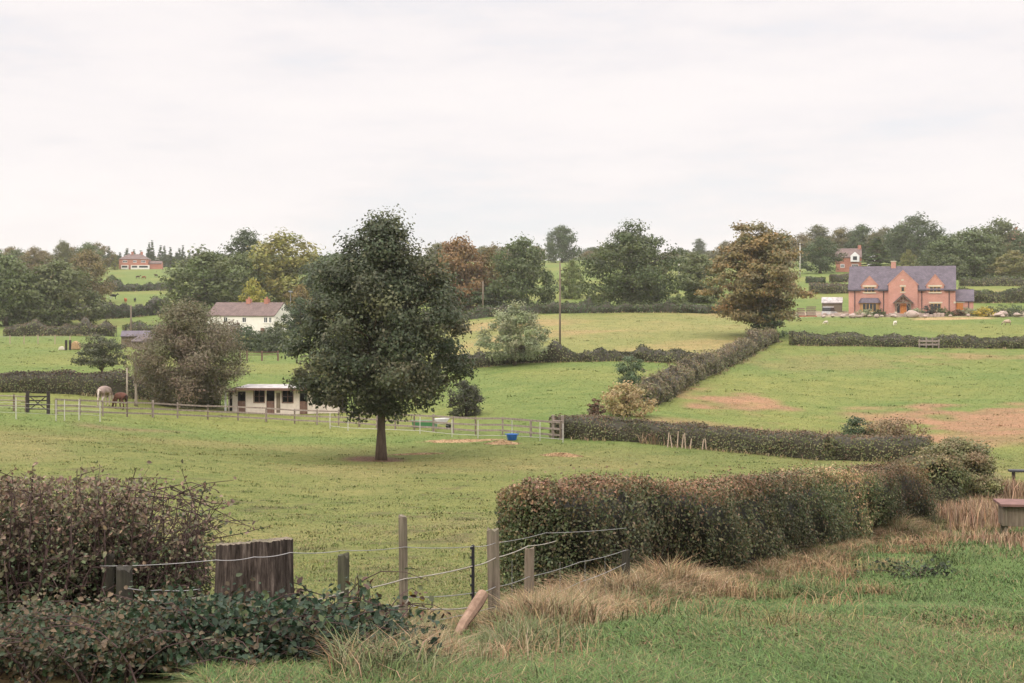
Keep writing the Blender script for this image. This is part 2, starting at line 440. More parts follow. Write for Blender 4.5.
def crown_mesh(name, prof, W, H, n_clump, per, leaf, pal, seed, flat=.65, cr=(.13, .22), inner=.3, z0=0.0, aspect=.62, droop=0.0, lump=.18):
    """prof: list of (t, r) - radius (fraction of W/2) at height fraction t of the crown, from its bottom z0 to z0+H"""
    r = np.random.default_rng(seed)
    tt = np.array([p[0] for p in prof]); rr = np.array([p[1] for p in prof])
    # clump centres with density following the cross-section
    tv = np.linspace(0, 1, 200); wv = np.interp(tv, tt, rr)+.05; cdf = np.cumsum(wv); cdf /= cdf[-1]
    T = np.interp((np.arange(n_clump)+r.uniform(0, 1, n_clump))/n_clump, cdf, tv)
    ang = np.arange(n_clump)*2.39996+r.normal(0, .4, n_clump)
    rad = np.interp(T, tt, rr)*W/2
    ph = r.uniform(0, 6.28, 4)
    rad = rad*(1+lump*np.sin(3*ang+ph[0]+4*T)+lump*.7*np.sin(5*ang+ph[1]-7*T))
    q = np.where(r.uniform(0, 1, n_clump) < inner, r.uniform(.1, .7, n_clump), r.uniform(.82, 1.0, n_clump))
    R0 = r.uniform(cr[0], cr[1], n_clump)*W/2*1.5
    rad = np.maximum(rad*q-R0*.3, 0)
    C = np.stack([np.cos(ang)*rad, np.sin(ang)*rad, z0+T*H], 1)
    C += r.normal(0, .03*W, C.shape)
    n = n_clump*per
    k = np.repeat(np.arange(n_clump), per)
    d = unit(n, r); d[:, 2] = d[:, 2]*.8+.18
    rho = r.uniform(0, 1, n)**.45*R0[k]*(1+.25*np.clip(r.normal(size=n), -2, 1.1))
    P = C[k]+d*rho[:, None]*np.array([1, 1, flat])
    if droop: P[:, 2] -= droop*(np.hypot(P[:, 0]-C[k, 0], P[:, 1]-C[k, 1]))**1.3
    out_ = P-np.array([0, 0, z0+H*.35]); out_ /= np.linalg.norm(out_, axis=1, keepdims=True)+1e-6
    Nn = d*.5+out_*.25+np.array([0, 0, .3])+unit(n, r)*.7
    sz = leaf*r.uniform(.6, 1.35, n)
    V, Q = leaf_quads(P, Nn, sz, r, aspect)
    cc = leaf_cols(n, pal, None, .16, r)
    cl = leaf_cols(n_clump, pal, None, .14, r)
    cc = cc*.5+cl[k]*.5
    return mesh_np(name, V, [Q], np.repeat(cc, 4, 0)), C, R0

def trunk_mesh(name, H, r0, limbs, C=None, seed=0, lean=(0, 0), top=.75, sides=9, flare=1.5, start=.35):
    """tapered trunk up to top*H with limbs running out to clump centres"""
    r = np.random.default_rng(seed); mb = MB()
    n = 7; pts = []; rad = []
    wob = r.normal(0, .012*H, (n+1, 2)); wob[0] = 0
    for i in range(n+1):
        f = i/n
        pts.append((lean[0]*f*f+wob[i, 0]*f, lean[1]*f*f+wob[i, 1]*f, f*top*H-(.15 if i == 0 else 0)))
        rad.append(r0*(1-f*.8)*(flare if i == 0 else (1.06 if i == 1 else 1)))
    mb.tube(pts, rad, sides)
    if C is not None and limbs:
        idx = r.choice(len(C), min(limbs, len(C)), replace=False)
        for k in idx:
            e = Vector(C[k]); f = min(max(start, (e.z/(top*H))*r.uniform(.45, .75)), .95); j = f*n; a = int(j); b = min(a+1, n)
            s = Vector(pts[a]).lerp(Vector(pts[b]), j-a); rs = (rad[a]*(1-(j-a))+rad[b]*(j-a))*.55
            m1 = s.lerp(e, .4)+Vector((r.normal(0, .03*H), r.normal(0, .03*H), .05*H)); m2 = s.lerp(e, .75)+Vector((r.normal(0, .02*H), r.normal(0, .02*H), .02*H))
            mb.tube([s, m1, m2, e], [rs, rs*.6, rs*.35, rs*.1], 5)
    return mb.mesh(name, True)

def tree(name, label, pxc, Y, H, W, base, prof, pal, seed, n_clump=90, per=45, leaf=.4, r0=None, limbs=12, cat='tree', group=None, trunk=True, lean=(0, 0), bark='bark', top=.75, loc=None, start=.35, **kw):
    loc = loc or G(pxc, Y)
    o = thing(name, label, cat, loc, 0, group)
    me, C, R0 = crown_mesh('crown', prof, W, H-base, n_clump, per, leaf, pal, seed, z0=base, **kw)
    C = C+np.array([0, 0, 0])
    obj('crown', me, M['foliage'], o, (1, 1, 1))
    if trunk:
        obj('trunk', trunk_mesh('trunk', H, r0 or H*.028, limbs, C, seed+5, lean, top, start=start), M[bark], o)
    return o

def bush(name, label, pxc, Y, H, W, pal, seed, n_clump=40, per=40, leaf=.3, cat='bush', group=None, D=None, loc=None, **kw):
    n_clump = int(n_clump*1.3); per = int(per*1.5); kw.setdefault('cr', (.16, .26))
    o = thing(name, label, cat, loc or G(pxc, Y), 0, group)
    pr = [(0, .75), (.25, 1), (.6, .9), (.85, .6), (1, .2)]
    kw.setdefault('inner', .35)
    me, C, R0 = crown_mesh('foliage', pr, W, H, n_clump, per, leaf, pal, seed, z0=.02, **kw)
    obj('foliage', me, M['foliage'], o, (1, 1, 1))
    mb = MB(); r = np.random.default_rng(seed)
    for k in range(min(9, len(C))):
        e = Vector(C[r.integers(len(C))]); mb.tube([(r.normal(0, .06*W), r.normal(0, .06*W), -.1), e*.5+Vector((0, 0, .1*H)), e], [.02*H+.01, .014*H+.008, .004*H+.003], 5)
    mb.build('stems', M['twig'], o, True)
    return o

FOOT = []
def hedge(name, label, path, h, w, leaf, dens, pal_side, pal_top, seed, cat='hedge', group=None, bump=.12, topw=.35, core=True, cols_fn=None, ragged=.1, hb=1.0, sprout=0, h_fn=None, solid=(.07, .062, .042)):
    """path: list of (px, Y) along the middle of the hedge; h, w in metres"""
    r = np.random.default_rng(seed)
    pts = np.array([G(p, Y)[:2] for p, Y in path]); seg = np.hypot(*np.diff(pts, axis=0).T); cum = np.concatenate([[0], np.cumsum(seg)]); L = cum[-1]
    org = (float(pts[:, 0].mean()), float(pts[:, 1].mean())); oz = float(gz(*org))
    o = thing(name, label, cat, (org[0], org[1], oz), 0, group)
    def at(s): return np.stack([np.interp(s, cum, pts[:, 0]), np.interp(s, cum, pts[:, 1])], -1)
    def nrm(s):
        d = at(np.minimum(s+.3, L))-at(np.maximum(s-.3, 0)); d /= np.linalg.norm(d, axis=-1, keepdims=True)+1e-9
        return np.stack([d[..., 1], -d[..., 0]], -1)
    rs = np.random.default_rng(seed+77); SP = [(rs.uniform(0, L), rs.uniform(.35, 1.1)*h*.6, rs.uniform(.1, .42)*h*sprout) for _ in range(int(L/(h*1.6)))] if sprout else []
    def hf(s):
        v = h_fn(s/L)*h if h_fn else h+0*s
        for a_, b_, c_ in SP: v = v+c_*np.exp(-((s-a_)/b_)**2)
        return v
    FOOT.append((pts, seg, cum, L, w, h, seed))
    def hh(s): return hf(s)*(1+hb*bump*1.1*(snoise(s, s*0, 1.1*max(h, .8), seed)-.5)+hb*bump*.8*(snoise(s, s*.3, .4*max(h, .8), seed+1)-.5))
    # profile angle: 0 = foot of one side, 1 = foot of the other, over the top
    n = int(L*(2*h+w)*dens)
    s = r.uniform(-.25*w, L+.25*w, n); u = r.uniform(0, 1, n)
    ne = int(n*.03+w*h*dens*1.2)
    def side_(u, per, H, w): q = u*per; return (q < H)|(q > H+w)
    def surf(s, u, k):
        sc = np.clip(s, 0, L); H = hh(sc); p = at(sc); nn = nrm(sc)
        per = 2*H+w; q = u*per
        wl = np.where(q < H, -1.0, np.where(q > H+w, 1.0, (q-H)/w*2-1))
        zl = np.where(q < H, q, np.where(q > H+w, per-q, H))
        rel = zl/H
        ww = w/2*(1.0-.3*np.clip((rel-.66)/.34, 0, 1)**2-.22*np.clip((.3-rel)/.3, 0, 1))
        # lumps on the sides, rounded ends
        lum = bump*h*(snoise(s*1.0+zl*.5+wl*3, zl*1.1+wl, .6*max(h, .7), seed+3)-.5)*1.3+bump*h*.5*(snoise(s+wl*5, zl*1.2, .25*max(h, .7), seed+4)-.5)
        endf = np.clip(1-np.maximum(np.maximum(-s, s-L)/(.25*w+1e-6), 0), 0, 1)**.5
        off = wl*(ww+lum*.8)*endf*k; zz = zl*k**.35*np.where(side_(u, per, H, w), 1.0, 1-.13*np.abs(wl)**4)
        P = np.empty(s.shape+(3,))
        dd = (s-sc)
        tn = np.stack([-nn[..., 1], nn[..., 0]], -1)
        P[..., 0] = p[..., 0]+nn[..., 0]*off+tn[..., 0]*dd; P[..., 1] = p[..., 1]+nn[..., 1]*off+tn[..., 1]*dd
        P[..., 2] = gz(P[..., 0], P[..., 1])+zz
        Nn = np.empty(P.shape); side = (np.abs(wl) > .98)
        Nn[..., 0] = nn[..., 0]*wl*(.9*side+.3); Nn[..., 1] = nn[..., 1]*wl*(.9*side+.3); Nn[..., 2] = np.where(side, .35, 1.1)
        return P, Nn, rel
    k = 1-np.abs(r.normal(0, .06, n))*1.6-(r.uniform(0, 1, n) < .25)*r.uniform(0, .18, n)
    P, Nn, rel = surf(s, u, np.clip(k, .55, 1.1))
    P += r.normal(0, ragged*.35, P.shape)*np.array([1, 1, .8])
    if leaf < .1:
        gp = snoise(P[:, 0]*1.0+P[:, 1]*.6, P[:, 2]*1.0+P[:, 1]*.3, .17, seed+21); kk = ~((gp < .36)&(r.uniform(0, 1, n) < .72)&(rel < .97)); P, Nn, rel, s, k = P[kk], Nn[kk], rel[kk], s[kk], k[kk]; n = len(P)
        P[:, 2] += .05*(gp[kk]-.5)*2*(rel > .9)
    up = (rel > .9)&(r.uniform(0, 1, n) < (.18 if leaf > .1 else .025)); P[up, 2] += np.abs(r.normal(0, ragged*.9, up.sum()))
    # end faces
    TW = None
    if leaf < .1:
        mb = MB(); q0 = Vector((org[0], org[1], oz))
        for i in range(int(L*16)):
            sv = np.array([r.uniform(0, L)]); p_ = at(sv)[0]; n_ = nrm(sv)[0]; H_ = float(hh(sv)[0]); sd_ = r.choice([-1, 1], p=[.25, .75]); o1 = sd_*r.uniform(.1, .5)*w*.5; o2 = sd_*r.uniform(.7, 1.05)*w*.5
            if i % 3: a_ = (p_[0]+n_[0]*o1, p_[1]+n_[1]*o1, 0.0); b_ = (p_[0]+n_[0]*o2+r.normal(0, .1), p_[1]+n_[1]*o2, H_*r.uniform(.3, .75))
            else: a_ = (p_[0]+n_[0]*o1, p_[1]+n_[1]*o1, H_*.8); b_ = (p_[0]+n_[0]*o1*1.3+r.normal(0, .1), p_[1]+n_[1]*o1*1.3+r.normal(0, .08), H_*r.uniform(1.0, 1.13))
            A_ = Vector((a_[0], a_[1], float(gz(a_[0], a_[1]))+a_[2]))-q0; B_ = Vector((b_[0], b_[1], float(gz(b_[0], b_[1]))+b_[2]))-q0
            mb.tube([A_, A_.lerp(B_, .5)+Vector(r.normal(0, .03, 3)), B_], [.012, .009, .004] if i % 3 else [.006, .004, .002], 4, False)
        TW = mb
    if ne:
        es = r.integers(0, 2, ne); sv = np.where(es == 0, 0.0, L); pe = at(sv); ne_ = nrm(sv); tn = np.stack([-ne_[:, 1], ne_[:, 0]], -1)*np.where(es == 0, -1, 1)[:, None]
        a_ = r.uniform(-1, 1, ne); zf = r.uniform(0, 1, ne); H = hh(sv)
        dd = np.sqrt(np.maximum(1-a_**2, 0))*w*.32
        E = np.empty((ne, 3)); E[:, :2] = pe+ne_*(a_*w*.48)[:, None]+tn*(dd+r.normal(0, ragged*.4, ne))[:, None]; E[:, 2] = gz(E[:, 0], E[:, 1])+zf*H*(1-.06*np.abs(a_))
        EN = np.concatenate([tn, np.full((ne, 1), .3)], 1)
        P = np.concatenate([P, E]); Nn = np.concatenate([Nn, EN]); rel = np.concatenate([rel, zf]); s = np.concatenate([s, sv])
    n = len(P)
    Nn = Nn+unit(n, r)*.85
    lf = leaf_ovals if leaf < .1 else leaf_quads
    V, Q = lf(P-np.array([org[0], org[1], oz]), Nn, leaf*r.uniform(.6, 1.35, n), r)
    ct = leaf_cols(n, pal_top, None, .2, r); cs = leaf_cols(n, pal_side, None, .2, r)
    f = np.clip(ss(1-topw, 1.0, rel)+(snoise(P[:, 0]*1.0, P[:, 2]+P[:, 1], .5*max(h, .6), seed+7)-.5)*.7, 0, 1)
    f = (r.uniform(0, 1, n) < f)
    c = np.where(f[:, None], ct, cs)
    if cols_fn is not None: c = cols_fn(c, P, rel, s/L, r)
    if leaf < .1:
        big = snoise(P[:, 0]*1.0+P[:, 2]*.5, P[:, 1]+P[:, 2], 1.5, seed+11); c = np.where((big > .62)[:, None], c*np.array([1.2, 1.22, 1.1]), np.where((big < .36)[:, None], c*np.array([.8, .74, .72]), c))
    patch = .72+.56*snoise(P[:, 0]+P[:, 2], P[:, 1]+P[:, 2]*.7, .8*max(h, .6), seed+9)
    c = c*patch[:, None]
    obj('foliage', mesh_np('foliage', V, [Q], np.repeat(c, len(V)//len(c), 0)), M['foliage'], o, (1, 1, 1))
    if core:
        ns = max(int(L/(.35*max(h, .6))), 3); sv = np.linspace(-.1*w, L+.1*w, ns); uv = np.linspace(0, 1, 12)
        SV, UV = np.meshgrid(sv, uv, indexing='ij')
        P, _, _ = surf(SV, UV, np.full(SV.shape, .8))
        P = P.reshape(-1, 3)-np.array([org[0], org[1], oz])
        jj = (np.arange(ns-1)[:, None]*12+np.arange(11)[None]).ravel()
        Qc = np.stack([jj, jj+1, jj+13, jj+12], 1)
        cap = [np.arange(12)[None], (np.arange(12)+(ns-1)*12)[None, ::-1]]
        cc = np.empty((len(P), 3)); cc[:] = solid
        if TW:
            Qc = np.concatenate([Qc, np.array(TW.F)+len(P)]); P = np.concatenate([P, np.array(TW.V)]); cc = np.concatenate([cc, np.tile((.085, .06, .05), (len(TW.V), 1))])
        obj('dark_core', mesh_np('dark_core', P, [Qc]+cap, cc, True), M['foliage'], o, (1, 1, 1))  # solid core with twigs, added behind the leaves; dark so gaps look shaded
    return o, at, hh, L

# palettes (linear albedo)
OAK = [(.045, .065, .024), (.06, .08, .028), (.075, .092, .034), (.05, .06, .03)]
DARK = [(.03, .048, .024), (.04, .06, .028), (.05, .068, .03)]
YEL = [(.14, .135, .035), (.1, .11, .035), (.17, .14, .04), (.08, .09, .032)]
RED = [(.11, .06, .04), (.085, .055, .036), (.075, .07, .035), (.13, .075, .045)]
ORG = [(.145, .108, .048), (.12, .1, .047), (.1, .097, .045), (.088, .09, .042), (.165, .112, .046)]
BRN = [(.1, .075, .05), (.085, .075, .045), (.115, .085, .06), (.07, .07, .036)]
GREY = [(.11, .13, .07), (.13, .15, .085), (.09, .11, .055), (.15, .155, .095)]
HEDG = [(.04, .056, .02), (.055, .068, .026), (.045, .05, .022), (.07, .07, .03)]
HTOP = [(.15, .1, .06), (.125, .1, .055), (.17, .105, .065), (.095, .095, .045)]
TAN = [(.26, .18, .095), (.2, .15, .08), (.16, .13, .06), (.22, .15, .09)]

def _w(p, k): return [(a*k*1.04, b*k, c_*k*.94) for a, b, c_ in p]
OAK, DARK, YEL, RED, ORG, BRN, GREY = _w(OAK, 1.4), _w(DARK, 1.6), _w(YEL, 1.2), _w(RED, 1.35), _w(ORG, 1.6), _w(BRN, 1.3), _w(GREY, 1.9)
# ------------------------------------------------------------------ the field tree
prof = [(0, .45), (.05, .78), (.13, .97), (.23, 1.0), (.37, .95), (.49, .92), (.6, .83), (.7, .72), (.79, .6), (.87, .47), (.94, .33), (1, .12)]
MAIN = [(.046, .062, .03), (.056, .074, .035), (.07, .088, .041), (.064, .07, .034), (.15, .15, .08)]
tree('field_tree', 'large dark green tree standing alone in the pasture, trunk on bare soil', 381, 80, 13.2, 9.1, 2.9, prof, MAIN, 14, 230, 330, .205, .25, 44, inner=.36, cr=(.1, .21), flat=.8, lean=(.12, 0), top=.88, lump=.2)

# ------------------------------------------------------------------ hero trees of the middle distance
RND = [(0, .65), (.12, .92), (.3, 1), (.55, .95), (.75, .74), (.9, .45), (1, .15)]
DOME = [(0, .75), (.1, 1.0), (.3, 1), (.55, .92), (.78, .7), (.93, .38), (1, .1)]
tree('oak_tree', 'broad dense green oak rising from the hedge behind the golden field', 632, 274, 15.4, 17.6, 1.3, DOME, OAK, 21, 150, 150, .52, .5, 14, inner=.3, flat=.65)
tree('maple_tree', 'big tree turning orange brown at the hedge end beside the brick house', 757, 200, 15.2, 12.8, 2.3, [(0, .5), (.1, .85), (.25, 1), (.5, .97), (.68, .84), (.82, .68), (.93, .5), (1, .2)], ORG, 22, 190, 170, .42, .45, 18, inner=.34, flat=.45, droop=.1, lump=.2)
tree('hawthorn_tree', 'wide twiggy brownish green tree left of the stable', 190, 128, 8.9, 9.4, .2, [(0, .5), (.15, .82), (.38, 1), (.65, .82), (.85, .52), (1, .18)], [(.19, .15, .1), (.165, .145, .08), (.215, .165, .115), (.13, .128, .055), (.11, .12, .05)], 23, 220, 330, .22, .22, 40, inner=.4, flat=.85, aspect=.42)
tree('apple_tree', 'small spreading apple tree with a bare leaning trunk behind the horse hedge', 101, 146, 4.7, 5.4, 1.9, [(0, .8), (.2, 1), (.6, .9), (1, .3)], [(.085, .095, .05), (.07, .08, .04), (.105, .1, .06)], 24, 70, 90, .2, .15, 18, inner=.4, lean=(.5, 0))
tree('pear_tree', 'pale grey green round tree growing out of the hedge beside the pole', 515, 163, 6.6, 7.0, .7, [(0, .6), (.15, .95), (.4, 1), (.65, .8), (.85, .55), (1, .2)], GREY, 25, 100, 130, .25, .17, 16, inner=.34, lump=.22)
tree('dead_tree', 'half bare pale trunked tree behind the rail fence near the brown horse', 136, 123, 6.2, 3.4, 2.2, [(0, .4), (.3, 1), (.7, .8), (1, .3)], BRN, 26, 26, 45, .13, .13, 26, bark='pale_bark', inner=.5, start=.12, lean=(-.3, 0))

# ------------------------------------------------------------------ shared kinds of far trees
def kind(name, label, H, W, base, prof, pal, seed, n_clump, per, leaf, **kw):
    o = tree(name, label, 0, 0, H, W, base, prof, pal, seed, n_clump, per, leaf, loc=(0, 0, 0), **kw)
    return o
W_ = [(.9, .95, .9), (1, 1, 1), (1.1, 1.06, 1)]
NEUT = [(.125, .142, .07), (.15, .165, .086), (.175, .185, .1), (.14, .15, .086)]   # tinted by each tree's own colour
K = {
 'oak': kind('oak_tree', 'x', 14, 15, .9, DOME, NEUT, 31, 120, 80, .66, inner=.3, flat=.72, cr=(.15, .25)),
 'ash': kind('ash_tree', 'x', 16, 13, 1.0, RND, NEUT, 32, 110, 75, .62, inner=.3, flat=.85, lump=.2, cr=(.15, .25)),
 'tall': kind('tall_tree', 'x', 18, 9, .8, [(0, .5), (.2, .9), (.5, 1), (.8, .75), (1, .25)], NEUT, 33, 100, 75, .6, inner=.3, flat=.9, cr=(.2, .34)),
 'low': kind('scrub_tree', 'x', 8, 9, .1, [(0, .85), (.2, 1), (.5, .95), (.8, .65), (1, .2)], NEUT, 34, 80, 70, .5, inner=.35),
 'fir': kind('fir_tree', 'x', 15, 7, .4, [(0, .9), (.1, 1), (.4, .66), (.7, .36), (1, .03)], NEUT, 35, 100, 60, .55, inner=.3, flat=.4, cr=(.1, .17), lump=.1),
}
KH = {'oak': (14, 15), 'ash': (16, 13), 'tall': (18, 9), 'low': (8, 9), 'fir': (15, 7), 'open': (16, 13)}
used = set()
def far(kind_, label, pxc, top, wpx, Y, tint, group=None, base=None, seed=[0]):
    tint = (tint[0]*1.12, tint[1]*1.06, tint[2]*.92)
    """a far tree whose crown tops out at pixel row `top` and is wpx wide"""
    g = G(pxc, Y); 
    zt = CZ+(HZ-top)/F*Y
    H = max(zt-g[2], 3); W = wpx/F*Y; h0, w0 = KH[kind_]
    seed[0] += 1; rz = (seed[0]*2.39996) % 6.283
    sc = (W/w0, W/w0, H/h0); cat = 'tree'
    if kind_ not in used:
        used.add(kind_); o = K[kind_]; o.location = g; o.rotation_euler = (0, 0, rz); o.scale = sc; o['label'] = label
        if group: o['group'] = group
        for c_ in o.children:
            if c_.name.startswith('crown'): c_.color = (*tint, 1)
    else:
        o = dup(K[kind_], g, rz, sc, label, tint, group)
        if not group and 'group' in o: del o['group']
    return o
tG = (.62, .76, .55); tD = (.45, .6, .5); tY = (1.5, 1.3, .7); tR = (1.25, .72, .62); tB = (1.05, .8, .68); tO = (.85, .92, .62); tL = (1.15, 1.15, .85); tT = (1.6, 1.15, .85)
FL = [
 ('oak', 'dark oak cut by the left edge of the photo, behind the left pasture', 6, 259, 74, 312, tG),
 ('oak', 'broad dark oak right of the edge oak, behind the left pasture', 57, 263, 82, 316, (.66, .74, .56)),
 ('oak', 'reddish topped tree with a bare leaning trunk by the far black cow', 88, 252, 44, 405, tB),
 ('low', 'round bush at the edge of the far grazing field, left of the cows', 112, 278, 11, 520, tG),
 ('ash', 'wide dark green tree with light top behind the bushy hawthorn', 204, 251, 84, 318, (.62, .74, .5)),
 ('tall', 'tall narrow dark tree behind the yellowing one', 246, 231, 40, 400, tD),
 ('ash', 'large yellow green tree behind the white cottage roof', 282, 234, 88, 345, (1.3, 1.2, .62)),
 ('oak', 'dark tree filling the gap below the tall narrow dark tree', 240, 256, 56, 335, (.62, .74, .5)),
 ('low', 'small bright yellow tree right behind the cottage chimneys', 253, 282, 34, 302, (1.7, 1.55, .6)),
 ('low', 'rust brown bush behind the cottage gable and aerial', 300, 287, 34, 300, (1.15, .85, .6)),
 ('oak', 'dark green tree half hidden behind the left side of the field tree', 333, 256, 70, 335, tD),
 ('oak', 'dark tree hidden behind the crown of the field tree', 395, 262, 70, 330, tG),
 ('oak', 'reddish brown round tree right of the field tree crown', 460, 240, 62, 296, tR),
 ('ash', 'brownish tree between the red tree and the green oak', 492, 247, 44, 300, tB),
 ('oak', 'dark green oak with a clear trunk above the pale pear tree', 522, 240, 60, 288, (.6, .74, .6)),
 ('oak', 'lone rounded tree on the skyline field, clear sky around it', 562, 227, 34, 600, tD),
 ('low', 'thin pale tree between the lone skyline tree and the oak', 572, 262, 26, 310, (.95, 1.1, .8)),
 ('low', 'dark bushy tree left of the orange tree, behind the golden field', 698, 258, 54, 292, (.62, .72, .55)),
 ('ash', 'pale olive tree above the bushy tree by the white post', 694, 252, 44, 420, (.8, .9, .65)),
 ('ash', 'rounded green tree left of the far red brick house', 820, 238, 40, 420, tD),
 ('ash', 'brown topped tree on the skyline behind the orange tree', 802, 235, 36, 560, tB),
 ('tall', 'grey brown tree on the skyline left of the far red house', 818, 226, 30, 590, (.8, .78, .68)),
 ('oak', 'rusty tree on the skyline behind the far red house roof', 842, 229, 34, 600, (.95, .78, .62)),
 ('oak', 'dark tree on the skyline right of the rusty one', 862, 226, 34, 590, tD),
 ('ash', 'reddish grey tree on the skyline above the brick house chimney', 884, 228, 36, 585, (.82, .74, .66)),
 ('fir', 'broad conical fir behind the brick house roof', 877, 238, 44, 420, (.6, .8, .55)),
 ('ash', 'tallest broad crowned tree on the right skyline', 917, 216, 56, 520, tD),
 ('oak', 'broad tree left of the tallest skyline tree', 900, 226, 34, 525, tD),
 ('low', 'small olive bush on the bank behind the brick house ridge', 909, 251, 20, 400, (1, 1, .7)),
 ('oak', 'dark tree above the right end of the brick house roof', 945, 238, 52, 380, (.6, .75, .62)),
 ('oak', 'large green tree right behind the brick house lean-to', 974, 230, 66, 385, (.66, .8, .64)),
 ('oak', 'tall dark tree with a reddish top near the right edge', 1000, 221, 52, 430, (.62, .7, .58)),
 ('oak', 'dark tree cut by the right edge of the photo', 1030, 236, 44, 420, tD),
 ('low', 'low tan scrub under the trees at the right edge', 1014, 252, 44, 372, (1.15, 1.05, .8)),
 ('low', 'grey green thicket below the dark tree behind the house', 950, 256, 40, 372, (.62, .74, .6)),
 ('fir', 'bright yellow green conifer left of the far red villa', 115, 253, 9, 640, (1.5, 1.45, .6)),
 ('low', 'brown scrub beneath the red topped tree on the far slope', 70, 268, 46, 440, tB),
 ('low', 'dark thicket under the reddish trees beyond the golden field', 447, 285, 40, 292, tD),
 ('low', 'low dark thicket left of the oak trunk beyond the golden field', 488, 288, 40, 290, tD),
 ('low', 'small dark bush in the hedge left of the oak', 594, 294, 18, 268, tG),
 ('low', 'green bush in the hedge between oak and bushy tree', 678, 295, 22, 262, (.7, .85, .6)),
]
for f in FL: far(*f)
# skyline rows; nothing in the photo tells their members apart
r_ = np.random.default_rng(55)
for p in np.arange(-60, 106, 13.5):
    far(['oak', 'ash', 'oak'][int(r_.integers(3))], 'rounded tree in the mixed wood along the left skyline', float(p+r_.normal(0, 3)), float(247+r_.normal(0, 2.2)), float(r_.uniform(22, 34)), float(r_.uniform(560, 640)), [tD, tG, tB, (.8, .78, .6)][int(r_.integers(4))], 'trees of the left skyline wood')
for p in np.concatenate([np.arange(94, 112, 7), np.arange(149, 192, 5.2)]):
    far('fir', 'small dark conifer on the ridge around the far red villa', float(p+r_.normal(0, 1)), float(247+r_.normal(0, 2.8)), float(r_.uniform(8, 12)), float(r_.uniform(690, 730)), tD, 'conifers on the villa ridge')
for p in np.arange(120, 150, 7):
    far('fir', 'dark conifer showing above the roof of the far red villa', float(p), float(250+r_.normal(0, 1.5)), float(r_.uniform(10, 13)), float(r_.uniform(700, 730)), tD, 'conifers behind the villa')
for p in np.arange(205, 460, 19):
    far(['oak', 'ash'][int(r_.integers(2))], 'distant tree of the wood behind the white cottage', float(p+r_.normal(0, 3)), float(254+r_.normal(0, 2)), float(r_.uniform(24, 34)), float(r_.uniform(500, 620)), [tD, tG, tB][int(r_.integers(3))], 'trees of the wood behind the cottage')
for p in np.arange(440, 800, 11.0):
    if 548 < p < 578: continue
    far(['oak', 'low', 'ash'][int(r_.integers(3))], 'small distant tree in the hazy row along the middle skyline', float(p+r_.normal(0, 3)), float((247 if p < 640 else 251 if p < 720 else 241)+r_.normal(0, 1.8)), float(r_.uniform(16, 26)), float(r_.uniform(690, 800)), [tD, (.8, .82, .66), tB, (.9, .8, .68)][int(r_.integers(4))], 'trees of the middle skyline')
for p in np.concatenate([np.arange(-80, 104, 15.), np.arange(100, 118, 7.), np.arange(150, 480, 15.), np.arange(480, 548, 15.), np.arange(580, 1090, 15.)]):
    far('low', 'low scrub filling the foot of the wood on the horizon', float(p+r_.normal(0, 2)), float((256 if p < 700 else 253)+r_.normal(0, 1.2)), float(r_.uniform(20, 28)), float(r_.uniform(735, 790)), [tD, (.8, .82, .66), (.9, .8, .68)][int(r_.integers(3))], 'scrub along the horizon')
far('tall', 'slim taller tree standing out of the skyline between oak and orange tree', 699, 239, 13, 760, tD)
for p in np.arange(786, 1080, 15.0):
    far(['oak', 'ash', 'low'][int(r_.integers(3))], 'dark tree in the wood along the right skyline', float(p+r_.normal(0, 3)), float(238+r_.normal(0, 3)), float(r_.uniform(24, 36)), float(r_.uniform(600, 680)), [tD, tD, tG, (.75, .72, .62)][int(r_.integers(4))], 'trees of the right skyline wood')

# ------------------------------------------------------------------ bushes of the middle distance
bush('round_bush', 'round dark bush behind the rail fence, right of the field tree', 466, 113, 2.7, 2.9, [(.05, .055, .03), (.06, .065, .034), (.07, .062, .042)], 41, 50, 60, .16)
bush('golden_bush', 'straw yellow bush at the foot of the diagonal hedge', 626, 109, 2.3, 4.0, [(.36, .28, .12), (.29, .25, .1), (.38, .27, .14)], 42, 44, 50, .2)
bush('willow_bush', 'bright green feathery bush beside the diagonal hedge', 630, 133, 2.9, 3.3, [(.09, .13, .06), (.11, .145, .07), (.075, .11, .05)], 43, 40, 60, .16)
bush('small_bush', 'small reddish dark bush left of the straw yellow bush', 596, 106, 1.5, 1.5, RED, 56, 20, 40, .16)
bush('garden_shrub', 'dark green shrub covering the cottage gable end', 301, 270, 6.9, 7.4, DARK, 44, 50, 50, .42)
bush('garden_shrub', 'yellow green shrub by the cottage front door', 279, 258, 3.6, 4.4, [(.13, .14, .05), (.1, .12, .045)], 45, 30, 40, .32)
bush('garden_shrub', 'clipped green shrub in front of the cottage, right', 270, 232, 3.6, 7.4, [(.06, .08, .035), (.075, .09, .04)], 46, 50, 45, .32)
bush('garden_shrub', 'dark shrub in front of the cottage, left of the clipped one', 247, 236, 3.8, 5.4, DARK, 47, 40, 45, .32)
bush('garden_shrub', 'brownish shrub between hawthorn and cottage wall', 232, 240, 4.4, 5.6, BRN, 48, 40, 45, .32)
bush('dark_bush', 'small dark bush above the middle hedge', 856, 97, 1.7, 2.4, DARK, 49, 26, 40, .16)
bush('tan_thicket', 'pale tan thicket right of the small dark bush', 893, 97, 1.5, 4.6, TAN, 50, 40, 40, .16)
bush('hawthorn_bush', 'large rounded olive and tan bush at the far end of the near hedge', 958, 52, 1.95, 2.7, [(.23, .205, .095), (.18, .175, .07), (.28, .21, .12), (.13, .15, .06)], 51, 90, 260, .085)
bush('holly_bush', 'dark green bush tucked against the rounded olive bush', 934, 57, 1.6, 1.7, [(.035, .055, .022), (.05, .07, .03)], 52, 50, 220, .085)
